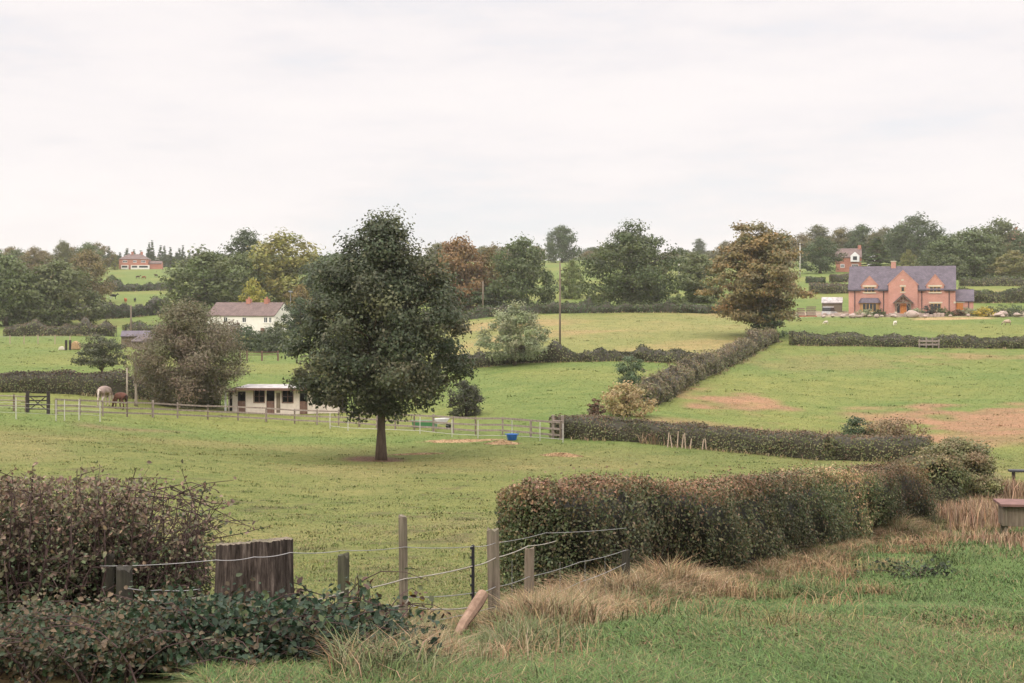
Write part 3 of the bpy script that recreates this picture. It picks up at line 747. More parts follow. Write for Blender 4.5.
bush('ivy_stump', 'dark ivy mound around the foot of the orange tree', 769, 198, 4.2, 4.6, DARK, 53, 40, 45, .3)
bush('small_bush', 'low dark bush behind the left hedge, beside the half bare tree', 121, 140, 1.6, 2.6, DARK, 54, 24, 40, .17)
bush('flower_bush', 'bright yellow flowering bush beside the brick house lean-to', 984, 247, 1.5, 4.0, [(.5, .36, .03), (.42, .33, .05), (.14, .16, .05)], 55, 30, 40, .22)
GS = [(865, 'low grey green shrub under the bay window'), (879, 'small green shrub between bay window and porch'), (917, 'pale green shrub right of the porch'), (930, 'dark round shrub under the right window'), (941, 'sprawling green shrub before the lean-to'), (958, 'rust tinted shrub before the lean-to door'), (1000, 'green shrub in the rockery near the right edge'), (1016, 'dark green shrub at the right end of the rockery'), (970, 'green shrub left of the yellow flowers')]
for i, (p, lb) in enumerate(GS):
    bush('garden_shrub', lb + ' of the brick house', p, 247.5+(i % 3)*.7, [1.1, 1.0, 1.2, 1.9, 1.1, 1.0, 1.8, 1.9, 1.2][i], [x_*1.35 for x_ in (2.4, 2, 2.6, 2.4, 3, 2, 3.4, 3.2, 2.6)][i], [GREY, OAK, GREY, [(.08, .06, .06), (.07, .075, .05)], OAK, RED, OAK, DARK, GREY][i], 60+i, 20, 34, .22)

# ------------------------------------------------------------------ hedges of the middle and far distance
MIDS = [(.125, .138, .055), (.15, .16, .066), (.175, .158, .08)]
hedge('clipped_hedge', 'dark clipped hedge with brown top running across the middle of the pasture', [(557, 94), (640, 91), (720, 88.5), (800, 85), (826, 83.8)], 1.5, 1.3, .13, 130, MIDS, HTOP, 101, ragged=.07, topw=.22, bump=.22, hb=.5)
hedge('clipped_hedge', 'dark clipped hedge continuing right of the pasture hedge gap', [(832, 84.5), (870, 84), (925, 84)], 1.45, 1.4, .13, 130, MIDS, HTOP, 102, ragged=.07, topw=.2, bump=.22, hb=.5)
hedge('field_hedge', 'overgrown brown hedge climbing diagonally to the orange tree', [(646, 118), (690, 143), (735, 168), (772, 193)], 1.5, 1.9, .2, 110, [(.17, .16, .08), (.2, .165, .1), (.135, .15, .062)], [(.22, .165, .105), (.18, .165, .08)], 103, bump=.5, sprout=1.0, ragged=.25)
hedge('field_hedge', 'dark hedge along the near edge of the golden field', [(455, 166), (560, 165), (640, 165), (694, 162)], 1.25, 1.6, .22, 50, MIDS, [(.075, .075, .035), (.06, .065, .03)], 104, bump=.5, sprout=1.0, ragged=.12)
hedge('field_hedge', 'hedge under the big oak along the far edge of the golden field', [(425, 264), (560, 263), (640, 262), (745, 258)], 1.6, 2.0, .34, 22, DARK, OAK, 105, bump=.5, sprout=1.0, ragged=.16)
hedge('clipped_hedge', 'long dark hedge across the slope below the brick house', [(793, 187), (900, 186), (1000, 184), (1120, 182)], 1.45, 1.6, .22, 50, MIDS, [(.07, .085, .035), (.1, .085, .05)], 106, bump=.3, ragged=.1, sprout=.35)
hedge('clipped_hedge', 'dark clipped hedge behind the two horses', [(-120, 130), (0, 130), (100, 131), (160, 131.5), (215, 132)], 2.05, 1.6, .18, 70, MIDS, [(.1, .062, .045), (.075, .062, .036)], 107, bump=.25, ragged=.09, topw=.3, sprout=.2)
hedge('field_hedge', 'tall dark hedge below the far grazing field on the left', [(-60, 335), (60, 333), (110, 342), (185, 362)], 2.8, 2.6, .45, 14, DARK, [(.085, .075, .045), (.07, .075, .04)], 108, bump=.5, sprout=1.0)
hedge('field_hedge', 'low hedge left of the telegraph pole on the left pasture', [(8, 272), (60, 271), (112, 268)], 2.0, 2.2, .36, 20, MIDS, BRN, 109, bump=.5, sprout=1.0)
hedge('field_hedge', 'short hedge right of the telegraph pole on the left pasture', [(126, 274), (160, 276)], 1.9, 2.2, .36, 20, MIDS, OAK, 110, bump=.5, sprout=1.0)
hedge('field_hedge', 'dark hedge dividing the far grazing fields, behind the black cow', [(80, 470), (139, 468)], 2.4, 2.4, .6, 9, DARK, OAK, 111, bump=.5, sprout=1.0)
hedge('field_hedge', 'short far hedge piece right of the gap beyond the black cow', [(143, 470), (175, 468)], 2.2, 2.4, .6, 9, DARK, OAK, 112, bump=.5, sprout=1.0)
hedge('clipped_hedge', 'upper hedge on the slope right of the brick house', [(962, 338), (1080, 338)], 1.9, 2, .42, 18, MIDS, OAK, 113, sprout=.5, bump=.3)
hedge('clipped_hedge', 'lower taller hedge on the slope right of the brick house', [(962, 286), (1080, 286)], 2.7, 2, .36, 22, MIDS, OAK, 114, sprout=.5, bump=.3)
hedge('clipped_hedge', 'hedge on the slope left of the brick house gable', [(812, 318), (858, 318)], 2.2, 2, .4, 20, MIDS, BRN, 115, bump=.2)
hedge('clipped_hedge', 'small high hedge below the far red brick house', [(832, 362), (856, 362)], 2.0, 2, .4, 20, MIDS, BRN, 116, bump=.25)
hedge('clipped_hedge', 'little dark hedge under the trees left of the far red brick house', [(808, 362), (823, 362)], 1.5, 2, .4, 20, DARK, OAK, 117, bump=.25)

# ------------------------------------------------------------------ the near hedge
NH = [(.06, .08, .034), (.08, .1, .042), (.1, .125, .052), (.1, .1, .045), (.16, .17, .085), (.18, .14, .08)]
NT = [(.3, .19, .11), (.24, .17, .095), (.34, .22, .135), (.18, .165, .075), (.14, .14, .06)]
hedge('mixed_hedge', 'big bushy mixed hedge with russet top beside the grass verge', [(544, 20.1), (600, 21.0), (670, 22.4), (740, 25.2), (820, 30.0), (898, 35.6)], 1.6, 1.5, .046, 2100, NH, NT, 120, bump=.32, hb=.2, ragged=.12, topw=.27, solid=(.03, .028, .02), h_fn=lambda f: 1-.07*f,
      cols_fn=lambda c, P, rel, s, r: np.where((r.uniform(0, 1, len(c)) < .55*ss(.8, .95, s)*ss(.2, .6, rel))[:, None], leaf_cols(len(c), [(.2, .13, .07), (.16, .11, .06)], None, .2, r), c))
hedge('mixed_hedge', 'lower olive hedge behind the end of the big near hedge', [(880, 46), (915, 44), (938, 42)], 1.62, 1.5, .07, 700, [(.1, .11, .05), (.12, .12, .06), (.085, .095, .042)], [(.2, .15, .085), (.15, .13, .07)], 121, bump=.25, ragged=.08)

# ------------------------------------------------------------------ left foreground hedge: hawthorn, twiggy and going bare
def twig_hedge():
    r = np.random.default_rng(130)
    o = thing('hawthorn_hedge', 'twiggy purple brown hawthorn hedge at the left edge, nearly bare on top', 'hedge', G(60, 11.4))
    ox, oy, oz = o.location
    mb = MB(); LP = []; LN = []; LC = []
    x0, x1 = (-260-512)/F*11.4-ox, (214-512)/F*11.4-ox
    for i in range(520):
        f = r.uniform(0, 1)**1.15; bx = x0+(x1-x0-.25)*f; by = r.uniform(-.6, .55)
        hmax = 1.36*(1-.10*ss(.75, 1, np.array(f)))+r.normal(0, .05)
        gzr = float(gz(ox+bx, oy+by))-oz
        b = Vector((bx, by, gzr-.02)); tall = r.uniform(.55, 1.0)*float(hmax)
        e = b+Vector((r.normal(.1, .22), r.normal(0, .18), tall)); mid = b.lerp(e, .5)+Vector((r.normal(0, .08), r.normal(0, .08), 0))
        if e.x > x1-.05: e.x = x1-.05-abs(r.normal(0, .15))
        mb.tube([b, mid, e], [.011, .007, .003], 4, False)
        for j in range(9):
            q = r.uniform(.25, 1); s = (b.lerp(mid, q*2) if q < .5 else mid.lerp(e, q*2-1))
            d = Vector((r.normal(.1, 1), r.normal(0, 1), r.normal(.25, .7))).normalized()*r.uniform(.12, .34)
            if s.z+d.z-gzr > hmax+.06: d.z = -abs(d.z)*.3
            k = s+d*.55+Vector((0, 0, r.normal(0, .02))); e2 = s+d
            mb.tube([s, k, e2], [.0045, .0032, .0016], 3, False)
            nl = int(r.integers(4, 13))
            for w in range(nl):
                pp = s.lerp(e2, r.uniform(.15, 1.05))+Vector(r.normal(0, .025, 3)); LP.append(pp)
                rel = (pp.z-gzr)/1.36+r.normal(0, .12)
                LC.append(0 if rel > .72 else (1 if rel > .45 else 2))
    # straggling twigs sticking out to the right and up
    for i in range(46):
        s = Vector((x1-r.uniform(.05, .6), r.uniform(-.3, .3), 0)); s.z = float(gz(ox+s.x, oy+s.y))-oz+r.uniform(.5, 1.25)
        d = Vector((r.uniform(.1, .5), r.normal(0, .15), r.normal(.0, .16))); e = s+d
        mb.tube([s-d*.3, s.lerp(e, .5)+Vector((0, 0, r.normal(0, .04))), e], [.005, .0035, .0018], 4, False)
        for w in range(int(r.integers(5, 14))): LP.append(s.lerp(e, r.uniform(0, 1.05))+Vector(r.normal(0, .022, 3))); LC.append(int(r.choice([0, 0, 0, 1, 2])))
    mb.build('branches', M['twig'], o)
    P = np.array([tuple(p) for p in LP]); k = np.array(LC); n = len(P)
    # fine filling leaves deep in the hedge so that it closes
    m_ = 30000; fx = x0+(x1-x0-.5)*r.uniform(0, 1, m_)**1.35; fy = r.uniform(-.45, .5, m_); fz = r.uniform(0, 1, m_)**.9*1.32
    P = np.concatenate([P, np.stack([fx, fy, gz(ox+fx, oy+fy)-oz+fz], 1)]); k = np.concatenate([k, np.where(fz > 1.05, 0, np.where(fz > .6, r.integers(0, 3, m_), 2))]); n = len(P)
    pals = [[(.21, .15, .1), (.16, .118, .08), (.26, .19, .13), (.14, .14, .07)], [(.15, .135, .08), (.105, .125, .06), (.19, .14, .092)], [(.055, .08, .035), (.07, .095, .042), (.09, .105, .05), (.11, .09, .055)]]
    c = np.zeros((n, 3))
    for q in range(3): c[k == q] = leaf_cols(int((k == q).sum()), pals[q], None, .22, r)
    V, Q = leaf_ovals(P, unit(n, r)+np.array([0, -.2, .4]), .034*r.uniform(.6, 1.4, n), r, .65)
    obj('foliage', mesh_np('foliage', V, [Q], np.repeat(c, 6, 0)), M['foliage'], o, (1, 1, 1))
twig_hedge()

# ------------------------------------------------------------------ bramble in front of the stump
def bramble(name, label, spots, n_stem, pal, leaf, seed, hmax, yel=.03, cat='bramble', leaves=(14, 30)):
    r = np.random.default_rng(seed); c0 = spots[len(spots)//2]; o = thing(name, label, cat, G(*c0)); ox, oy, oz = o.location
    mb = MB(); P = []; C = []
    for i in range(n_stem):
        sp = spots[int(r.integers(len(spots)))]; gx, gy, g_ = G(sp[0]+r.normal(0, 9), sp[1]+r.normal(0, .22))
        hm = hmax(sp[0]) if callable(hmax) else hmax
        a_ = r.uniform(0, 6.28); L = r.uniform(.4, 1.0); H = hm*r.uniform(.45, 1.0)*(r.uniform(1.05, 1.25) if i % 11 == 0 and n_stem > 100 else 1)
        b = Vector((gx-ox, gy-oy, float(gz(gx, gy))-oz)); dr = Vector((math.cos(a_), .6*math.sin(a_), 0))
        sd2 = Vector((-dr.y, dr.x, 0))*r.normal(0, .08)
        pts = [b+dr*L*q*q**.3+sd2*math.sin(3.1*q)+Vector((0, 0, H*math.sin(2.1*q)+r.normal(0, .008))) for q in (0, .17, .34, .5, .67, .84, 1)]
        mb.tube(pts, [.006, .0055, .005, .0045, .004, .003, .002], 5, False)
        for j in range(int(r.integers(*leaves))):
            q = r.uniform(.8, 6); k = int(min(q, 5)); pp = pts[k].lerp(pts[k+1], q-k)+Vector(r.normal(0, .05, 3))
            yl = r.uniform() < yel
            for w in range(3):
                P.append(tuple(pp+Vector(r.normal(0, .03, 3)))); C.append((.42, .33, .05) if yl else pal[int(r.integers(len(pal)))])
    P = np.array(P); n = len(P); C = np.array(C)*(1+r.normal(0, .25, (n, 1)))*(.6+.8*snoise(P[:, 0]+P[:, 2], P[:, 1], .28, seed))[:, None]
    V, Q = leaf_ovals(P, unit(n, r)*.8+np.array([0, -.3, .7]), leaf*r.uniform(.5, 1.4, n), r, .72)
    mb.build('stems', M['twig'], o); obj('foliage', mesh_np('foliage', V, [Q], np.repeat(np.clip(C, .01, .8), 6, 0)), M['foliage'], o, (1, 1, 1))
    return o
BR = [(.022, .044, .022), (.03, .054, .027), (.038, .064, .034), (.07, .09, .036), (.1, .075, .042), (.03, .054, .027), (.022, .044, .022)]
bramble('bramble_bush', 'dark green bramble thicket growing over the foot of the tree stump', [(150, 9.5), (180, 9.4), (205, 9.3), (228, 9.35), (250, 9.3), (275, 9.4), (300, 9.6), (262, 9.2), (235, 9.5), (318, 9.7), (250, 8.9), (280, 8.9)], 290, BR, .042, 140, lambda p: .42 if 215 < p < 295 else .32, .001)
bramble('nettle_patch', 'low green weeds under the hawthorn hedge in the bottom left corner', [(-40, 9.6), (0, 9.5), (35, 9.6), (70, 9.6), (105, 9.5), (130, 9.5), (-20, 8.9), (30, 8.9), (80, 8.9), (130, 8.9), (170, 8.9), (205, 8.9)], 190, [(.03, .05, .022), (.04, .06, .026), (.08, .07, .038), (.13, .09, .052)], .034, 141, .4, 0, cat='weeds')
bramble('bramble_shoot', 'thin bramble shoot with reddish leaves climbing the mossy fence post', [(338, 10.6), (350, 10.7), (362, 10.8)], 8, [(.06, .085, .035), (.09, .1, .045), (.08, .045, .03)], .05, 142, .72, .05, leaves=(6, 12))
bramble('dock_stalk', 'reddish brown dried dock stalk standing right of the mossy post', [(374, 10.7)], 4, [(.09, .045, .03), (.07, .04, .03), (.11, .06, .04)], .035, 143, .62, 0, cat='weed', leaves=(6, 10))
bramble('dock_weed', 'dark green dock weed in the grass of the verge below the near hedge', [(914, 22.3), (920, 22.2)], 14, [(.04, .06, .025), (.06, .085, .035), (.05, .07, .03)], .06, 144, .24, .0, cat='weed', leaves=(5, 9))

# ------------------------------------------------------------------ near fence
def rough_post(name, mat, parent, loc, H, r0, seed, n=10, lean=(0, 0), square=False, bury=.25, taper=.06):
    r = np.random.default_rng(seed); mb = MB(); rings = 9
    V = []
    for i in range(rings):
        f = i/(rings-1); z = -bury+f*(H+bury)
        for k in range(n):
            a_ = 2*math.pi*k/n
            rr = r0*(1-taper*f)*(1+.06*math.sin(3*a_+seed)+r.normal(0, .018))
            if square: rr = rr*min(1/max(abs(math.cos(a_)), abs(math.sin(a_)), 1e-3), 1.28)
            V.append((math.cos(a_)*rr+lean[0]*f, math.sin(a_)*rr+lean[1]*f, z+(r.normal(0, .012) if i == rings-1 else 0)))
    Fc = [(i*n+k, i*n+(k+1) % n, (i+1)*n+(k+1) % n, (i+1)*n+k) for i in range(rings-1) for k in range(n)]
    Fc.append(tuple((rings-1)*n+k for k in range(n))); Fc.append(tuple(range(n-1, -1, -1)))
    mb.add(V, Fc); o = mb.build(name, M[mat], parent); o.location = loc
    return o
fo = G(404, 12.2)
fence = thing('wire_fence', 'old wire fence on uneven wooden posts between the verge and pasture', 'fence', fo)
def rel(p): return tuple(Vector(p)-Vector(fo))
def post_top(px, Y, top):                      # height of a post whose top sits on pixel row `top`
    g = G(px, Y); return CZ+(HZ-top)/F*Y-g[2]
POSTS = [(127, 10.0, 568, .06, 'dark_post', 'short mossy dark round post'), (105, 10.9, 556, .048, 'dark_post', None), (342, 10.9, 555, .047, 'mossy_wood', 'mossy post with a bramble on it'), (404, 12.2, 517, .039, 'old_wood', 'tall slim grey post'), (495, 13.2, 530, .056, 'old_wood', 'thick grey post beside the leaning offcut'), (528, 15.2, 548, .055, 'brown_wood', 'peeling reddish brown post by the hedge end'), (626, 17.9, 550, .055, 'dark_post', None)]
for i, (p, Y, tp, r0, mt, lb) in enumerate(POSTS):
    q = rough_post('post', mt, fence, rel(G(p, Y)), post_top(p, Y, tp), r0, 200+i, lean=((-.02, .03, .01, -.012, -.02, .02, 0)[i], 0), square=i in (4,))
    if lb: q['label'] = lb
def strand(name, pts, rad, mat, sag=.02, parent=fence, flat=False):
    P = [Vector(rel((( px-512)/F*Y, Y, CZ+(HZ-py)/F*Y))) for px, Y, py in pts]; out_ = []
    for a_, b_ in zip(P[:-1], P[1:]):
        n = 8
        for i in range(n):
            f = i/n; out_.append(a_.lerp(b_, f)-Vector((0, 0, sag*4*f*(1-f))))
    out_.append(P[-1])
    mb = MB(); mb.tube(out_, rad, 5); return mb.build(name, M[mat], parent, True)
strand('wire', [(100, 10.62, 566), (216, 10.12, 560), (254, 10.1, 557), (290, 10.12, 552.5), (342, 10.84, 550.5), (404, 12.15, 547), (474, 12.9, 546.5), (495, 13.13, 543), (545, 15.6, 533), (626, 17.83, 528)], .003, 'wire', .012)
strand('tape', [(138, 10.1, 600), (175, 10.4, 599), (214, 10.75, 595)], .006, 'tape', .01)
strand('tape', [(285, 10.7, 606), (342, 10.83, 592.5), (404, 12.15, 579), (473, 12.9, 566), (495, 13.13, 558), (528, 15.1, 546), (556, 17.6, 541)], .0055, 'tape', .012)
strand('tape', [(296, 10.6, 628), (342, 10.82, 617), (404, 12.14, 604), (408, 12.15, 600), (412, 12.3, 606), (440, 12.7, 609), (473, 12.9, 606.5)], .006, 'tape', .012)
strand('wire', [(404, 12.15, 597), (473, 12.9, 593), (495, 13.12, 587), (528, 15.1, 577), (580, 16.6, 562), (626, 17.52, 550)], .0035, 'wire', .014)
strand('wire', [(495, 13.12, 609), (540, 15.3, 598), (580, 16.6, 582), (626, 17.52, 563)], .003, 'wire', .015)
strand('wire', [(342, 10.82, 634), (404, 12.14, 626), (495, 13.12, 607)], .0028, 'wire', .012)
strand('wire', [(127, 9.93, 588), (160, 10.1, 590), (200, 10.2, 589)], .003, 'wire', .01)
# thin vertical stays of the netting, right half
for p, Y in ((512, 14.3), (560, 16.1), (585, 16.7), (605, 17.1)):
    g = Vector(rel(G(p, Y))); mb = MB(); mb.tube([g, g+Vector((0, 0, .62))], .0022, 4); mb.build('stay_wire', M['wire'], fence)

# plastic electric post
pp = thing('plastic_post', 'black plastic electric fence post standing left of the thick grey post', 'fence post', G(473, 12.9))
h = post_top(473, 12.9, 545)
MB().box(-.014, .014, -.011, .011, -.2, h).build('shaft', M['black_plastic'], pp, bevel=.003)
for k in range(8):
    z = .12+k*(h-.16)/7; MB().box(-.026, -.0142, -.009, .009, z, z+.022).build('tape_holder', M['black_plastic'], pp)
# leaning offcut
lp = thing('leaning_offcut', 'pale bare wooden offcut leaning against the thick grey post', 'wood', G(457, 12.2)); a0 = Vector(G(450, 12.7))-Vector(lp.location); 
mb = MB(); rr_ = [.032, .038, .044, .05, .057, .052]
tip = Vector(((483-512)/F*12.5, 12.5, CZ+(HZ-594)/F*12.5))-Vector(lp.location); foot = Vector(G(450, 11.9))-Vector(lp.location)-Vector((0, 0, .04))
mb.tube([foot.lerp(tip, i/5)+Vector((.004*math.sin(i*2), 0, .004*math.cos(i*3))) for i in range(6)], rr_, 9)
mb.build('stake', M['dull_wood'], lp)

# the big stump
def stump():
    o = thing('tree_stump', 'wide weathered cut tree stump with brambles round its foot', 'tree stump', G(254, 10.45)); r = np.random.default_rng(77)
    H = post_top(254, 10.45, 542); n = 128; rings = 12; V = []
    gro = r.normal(0, .022, n); gro = (gro+np.roll(gro, 1)+np.roll(gro, 2)+np.roll(gro, 3))/4
    for i in range(rings):
        f = i/(rings-1); z = -.2+f*(H+.2)
        for k in range(n):
            a_ = 2*math.pi*k/n; rr = (.262+.07*(1-f)**2)*(1+gro[k]*.9+r.normal(0, .002))+.014*math.sin(2*a_+1)+.008*math.sin(5*a_)
            zz = z+(.022*math.cos(a_)-.034*math.sin(a_)+gro[k]*.25+r.normal(0, .003) if i == rings-1 else 0)
            V.append((math.cos(a_)*rr, math.sin(a_)*rr, zz))
    b = len(V); V2 = [(x*.82, y*.82, z+.004+r.normal(0, .006)) for x, y, z in V[-n:]]; V3 = [(x*.35, y*.35, z-.015) for x, y, z in V[-n:]]
    Fc = [(i*n+k, i*n+(k+1) % n, (i+1)*n+(k+1) % n, (i+1)*n+k) for i in range(rings-1) for k in range(n)]
    mb = MB(); mb.add(V, Fc); mb.build('bark', M['stump'], o)
    top = V[-n:]+V2+V3
    Ft = [(j*n+k, j*n+(k+1) % n, (j+1)*n+(k+1) % n, (j+1)*n+k) for j in range(2) for k in range(n)]+[tuple(2*n+k for k in range(n))]
    mb = MB(); mb.add(top, Ft); mb.build('cut_face', M['old_wood'], o)
m, t, out = nt('stump'); v = objvec(t, (1, 1, .1)); n1 = noise(t, 42, 10, .75, v); v2 = objvec(t, (1, 1, .4)); n2 = noise(t, 4.5, 6, .65, v2)
c = ramp(t, n1, (.36, (.02, .016, .013)), (.5, (.068, .052, .042)), (.66, (.17, .137, .112)))
c = mixc(t, 'MULTIPLY', 1.0, c, ramp(t, n2, (.35, .5), (.65, 1.35)))
princ(t, out, c, .95, .1, 0, n1, .8, .012); M['stump'] = m
stump()

# things at the right edge
tr = thing('feed_box', 'low rusty lidded wooden feed box in rough grass at the right edge', 'feed box', G(1025, 33.2), R(-8))
MB().box(-.55, 1.5, -.28, .28, .25, .72).build('box', M['brown_wood'], tr, bevel=.01)
MB().prism([(-.62, .725), (-.62, .78), (1.57, .78), (1.57, .725)], -.42, .55).build('lid', M['rust'], tr)
for k in range(4): MB().box(-.5+k*.48, -.46+k*.48, -.312, -.281, .27, .7).build('batten', M['old_wood'], tr)
for x in (-.5, 1.42):
    for y in (-.24, .2): MB().box(x, x+.07, y, y+.07, -.1, .249).build('leg', M['old_wood'], tr)
br = thing('low_bench', 'dark metal topped bench behind the rusty feed box at the right edge', 'bench', G(1022, 62), R(-6))
MB().box(-.55, 2.2, -.2, .2, .55, .64).build('top', M['lead'], br, bevel=.01)
for x in (-.4, 1.9): MB().box(x, x+.08, -.16, .16, -.1, .549).build('leg', M['dark_wood'], br)

# ------------------------------------------------------------------ grass blades
def blades(P, h, wd, cols, lean, seed, name, mat='blade', kindtag=True):
    r = np.random.default_rng(seed); n = len(P); a_ = r.uniform(0, 6.283, n)
    d = np.stack([np.cos(a_), np.sin(a_), np.zeros(n)], 1); b_ = a_+r.normal(1.57, .5, n); ld = np.stack([np.cos(b_), np.sin(b_), np.zeros(n)], 1)
    L = (lean*np.abs(r.normal(1, .5, n))*h)[:, None]; h = h[:, None]; w = (wd*np.ones(n))[:, None]
    up = np.array([0, 0, 1.0])
    V = np.stack([P-d*w, P+d*w, P+d*w*.75+ld*L*.4+up*h*.6, P-d*w*.75+ld*L*.4+up*h*.6, P+ld*L*1.25+up*h*(1-.25*np.minimum(L/h, 1.5))], 1).reshape(-1, 3)
    i = np.arange(n)*5
    o = obj(name, mesh_np(name, V, [np.stack([i, i+1, i+2, i+3], 1), np.stack([i+3, i+2, i+4], 1)], np.repeat(cols, 5, 0)), M[mat], None, (1, 1, 1))
    tag(o, kind='stuff'); return o
def scatter(n, px0, px1, Y0, Y1, r, pw=1.0):
    # uniform on the picture more than on the ground: near blades show largest
    Y = 1/(1/Y0+(1/Y1-1/Y0)*r.uniform(0, 1, n)**pw); px = r.uniform(px0, px1, n); return (px-512)/F*Y, Y
r = np.random.default_rng(300)
# verge grass
x, y = scatter(380000, 200, 1330, 6.5, 50, r, 1.0); s = side_of_line(x, y); k = s > -.3; x, y, s = x[k], y[k], s[k]
px = 512+F*x/y
n = len(x); patch = snoise(x, y*.32, .9, 13); fine = snoise(x, y*.4, .35, 14)
bp = np.hypot((x-G(1000, 11.6)[0])/.95, (y-11.6)/2.0)
bare = .7*(1-ss(.3, 1.2, bp))
keep = r.uniform(0, 1, n) > bare*.6; x, y, s, patch, fine, bare = x[keep], y[keep], s[keep], patch[keep], fine[keep], bare[keep]; n = len(x)
c = leaf_cols(n, [(.072, .118, .035), (.09, .145, .045), (.115, .16, .052), (.092, .125, .044)], None, .24, r)
ye = r.uniform(0, 1, n) < (.06+.22*ss(.45, .8, patch)+.5*np.exp(-(s/1.3)**2)+.5*bare); c[ye] = leaf_cols(int(ye.sum()), [(.2, .165, .075), (.24, .175, .095), (.15, .14, .06), (.16, .105, .06)], None, .2, r)
h = (.03+.05*fine+.035*patch)*r.uniform(.6, 1.5, n)*(1+.9*np.exp(-(s/1.2)**2)); h = h*(1-.5*bare)
blades(np.stack([x, y, gz(x, y)-.01], 1), h, .0035+.00018*y, c, .95, 301, 'verge_grass')
# pasture grass
x, y = scatter(300000, -60, 1000, 11, 74, r, 1.0); s = side_of_line(x, y); tq = G(379, 80); k = (s < .1)&(np.hypot((x-tq[0])/1.9, (y-tq[1])/2.1)+(snoise(x, y, 2.2, 3)-.5)*.7 > .95); x, y = x[k], y[k]; n = len(x)
patch = snoise(x, y, 6, 1); p2 = snoise(x, y, 1.3, 21)
c = leaf_cols(n, [(.125, .145, .045), (.15, .16, .055), (.105, .135, .04)], None, .16, r)
ye = r.uniform(0, 1, n) < .18+.35*ss(.4, .8, patch)+.2*ss(.5, .8, p2); c[ye] = leaf_cols(int(ye.sum()), [(.21, .185, .08), (.18, .165, .065), (.24, .2, .1)], None, .15, r)
s = side_of_line(x, y)
blades(np.stack([x, y, gz(x, y)-.008], 1), (.016+.022*p2+.0003*y)*(1+2.2*np.exp(-((s+1.3)/1.3)**2)*p2)*r.uniform(.6, 1.5, n), .003+.00022*y, c, 1.3, 302, 'pasture_grass')
x, y = scatter(120000, -40, 1064, 74, 262, r, 1.0); zc = zone_color(x, y); n = len(x)
c = zc*(1+r.normal(0, .14, (n, 1)))*(1+r.normal(0, .07, (n, 3)))*np.array([1.12, 1.08, 1.0])
blades(np.stack([x, y, gz(x, y)-.01], 1), (.02+.0003*y)*r.uniform(.5, 1.6, n), .0003*y, np.clip(c, .01, .8), 1.5, 307, 'field_grass')
# tall dry grass along the fence and hedge foot
seg = np.hypot(*np.diff(LINE, axis=0).T); cum = np.concatenate([[0], np.cumsum(seg)])
s0 = np.interp(G(300, 10.6)[0], LINE[:, 0], cum); s1 = np.interp(G(985, 46)[0], LINE[:, 0], cum)
n = 95000; u = s0+(s1-s0)*r.uniform(0, 1, n)**1.25
lx, ly = np.interp(u, cum, LINE[:, 0]), np.interp(u, cum, LINE[:, 1])
off = r.normal(.12, .38, n)+np.abs(r.normal(0, .7, n))*(u < s0+3.6)*(r.uniform(0, 1, n) < .5); cl = snoise(u, u*.2+off, .45, 31)
tx_ = np.interp(u, cum[:-1], np.diff(LINE[:, 0])/seg); ty_ = np.interp(u, cum[:-1], np.diff(LINE[:, 1])/seg)
x = lx+ty_*off; y = ly-tx_*off; k = (cl > .32)&(r.uniform(0, 1, n) < .35+cl); x, y, off, cl, u = x[k], y[k], off[k], cl[k], u[k]; n = len(x)
c = leaf_cols(n, [(.26, .175, .09), (.31, .22, .125), (.21, .13, .068), (.16, .1, .052), (.36, .27, .165)], None, .2, r)
gr = r.uniform(0, 1, n) < .12+.6*ss(.5, .75, snoise(u, off, .6, 39)); c[gr] = leaf_cols(int(gr.sum()), [(.09, .115, .04), (.12, .13, .05)], None, .2, r)
px_ = 512+F*x/y; big = snoise(x, y, 1.6, 37)
c = c*(.72+.5*snoise(x, y, .7, 38))[:, None]
h = (.1+.34*cl*(.4+.9*big))*r.uniform(.45, 1.3, n)*(1-.85*np.exp(-((px_-462)/34)**2))*np.exp(-(np.maximum(off-.2, 0)/1.1)**2)
blades(np.stack([x, y, gz(x, y)-.02], 1), h, .0028+.00012*y, c, .85, 303, 'dry_grass')
# loose tall grass in front of the fence
x, y = scatter(95000, 335, 760, 7.5, 16.5, r); px_ = 512+F*x/y; s = side_of_line(x, y); cl = snoise(x, y, .5, 35); cg = snoise(x, y, .8, 36)
k = (s > -.3)&(r.uniform(0, 1, len(x)) < np.exp(-np.maximum(s-1.2, 0)**2/np.where(px_ < 600, 5.0, 1.2))*(1-ss(560, 700, px_))*(.45+cl)); x, y, s, cl, cg = x[k], y[k], s[k], cl[k], cg[k]; n = len(x)
c = leaf_cols(n, [(.28, .2, .11), (.22, .15, .08), (.34, .255, .155), (.18, .12, .062)], None, .2, r)
gr = r.uniform(0, 1, n) < .15+.7*ss(.45, .7, cg); c[gr] = leaf_cols(int(gr.sum()), [(.1, .13, .05), (.13, .155, .065), (.19, .19, .1)], None, .2, r)
blades(np.stack([x, y, gz(x, y)-.02], 1), (.12+.24*cl)*r.uniform(.5, 1.3, n)*(1-.75*np.exp(-((px_[k]-462)/34)**2)*(y > 10)), .0038, c, .6, 308, 'tall_grass')
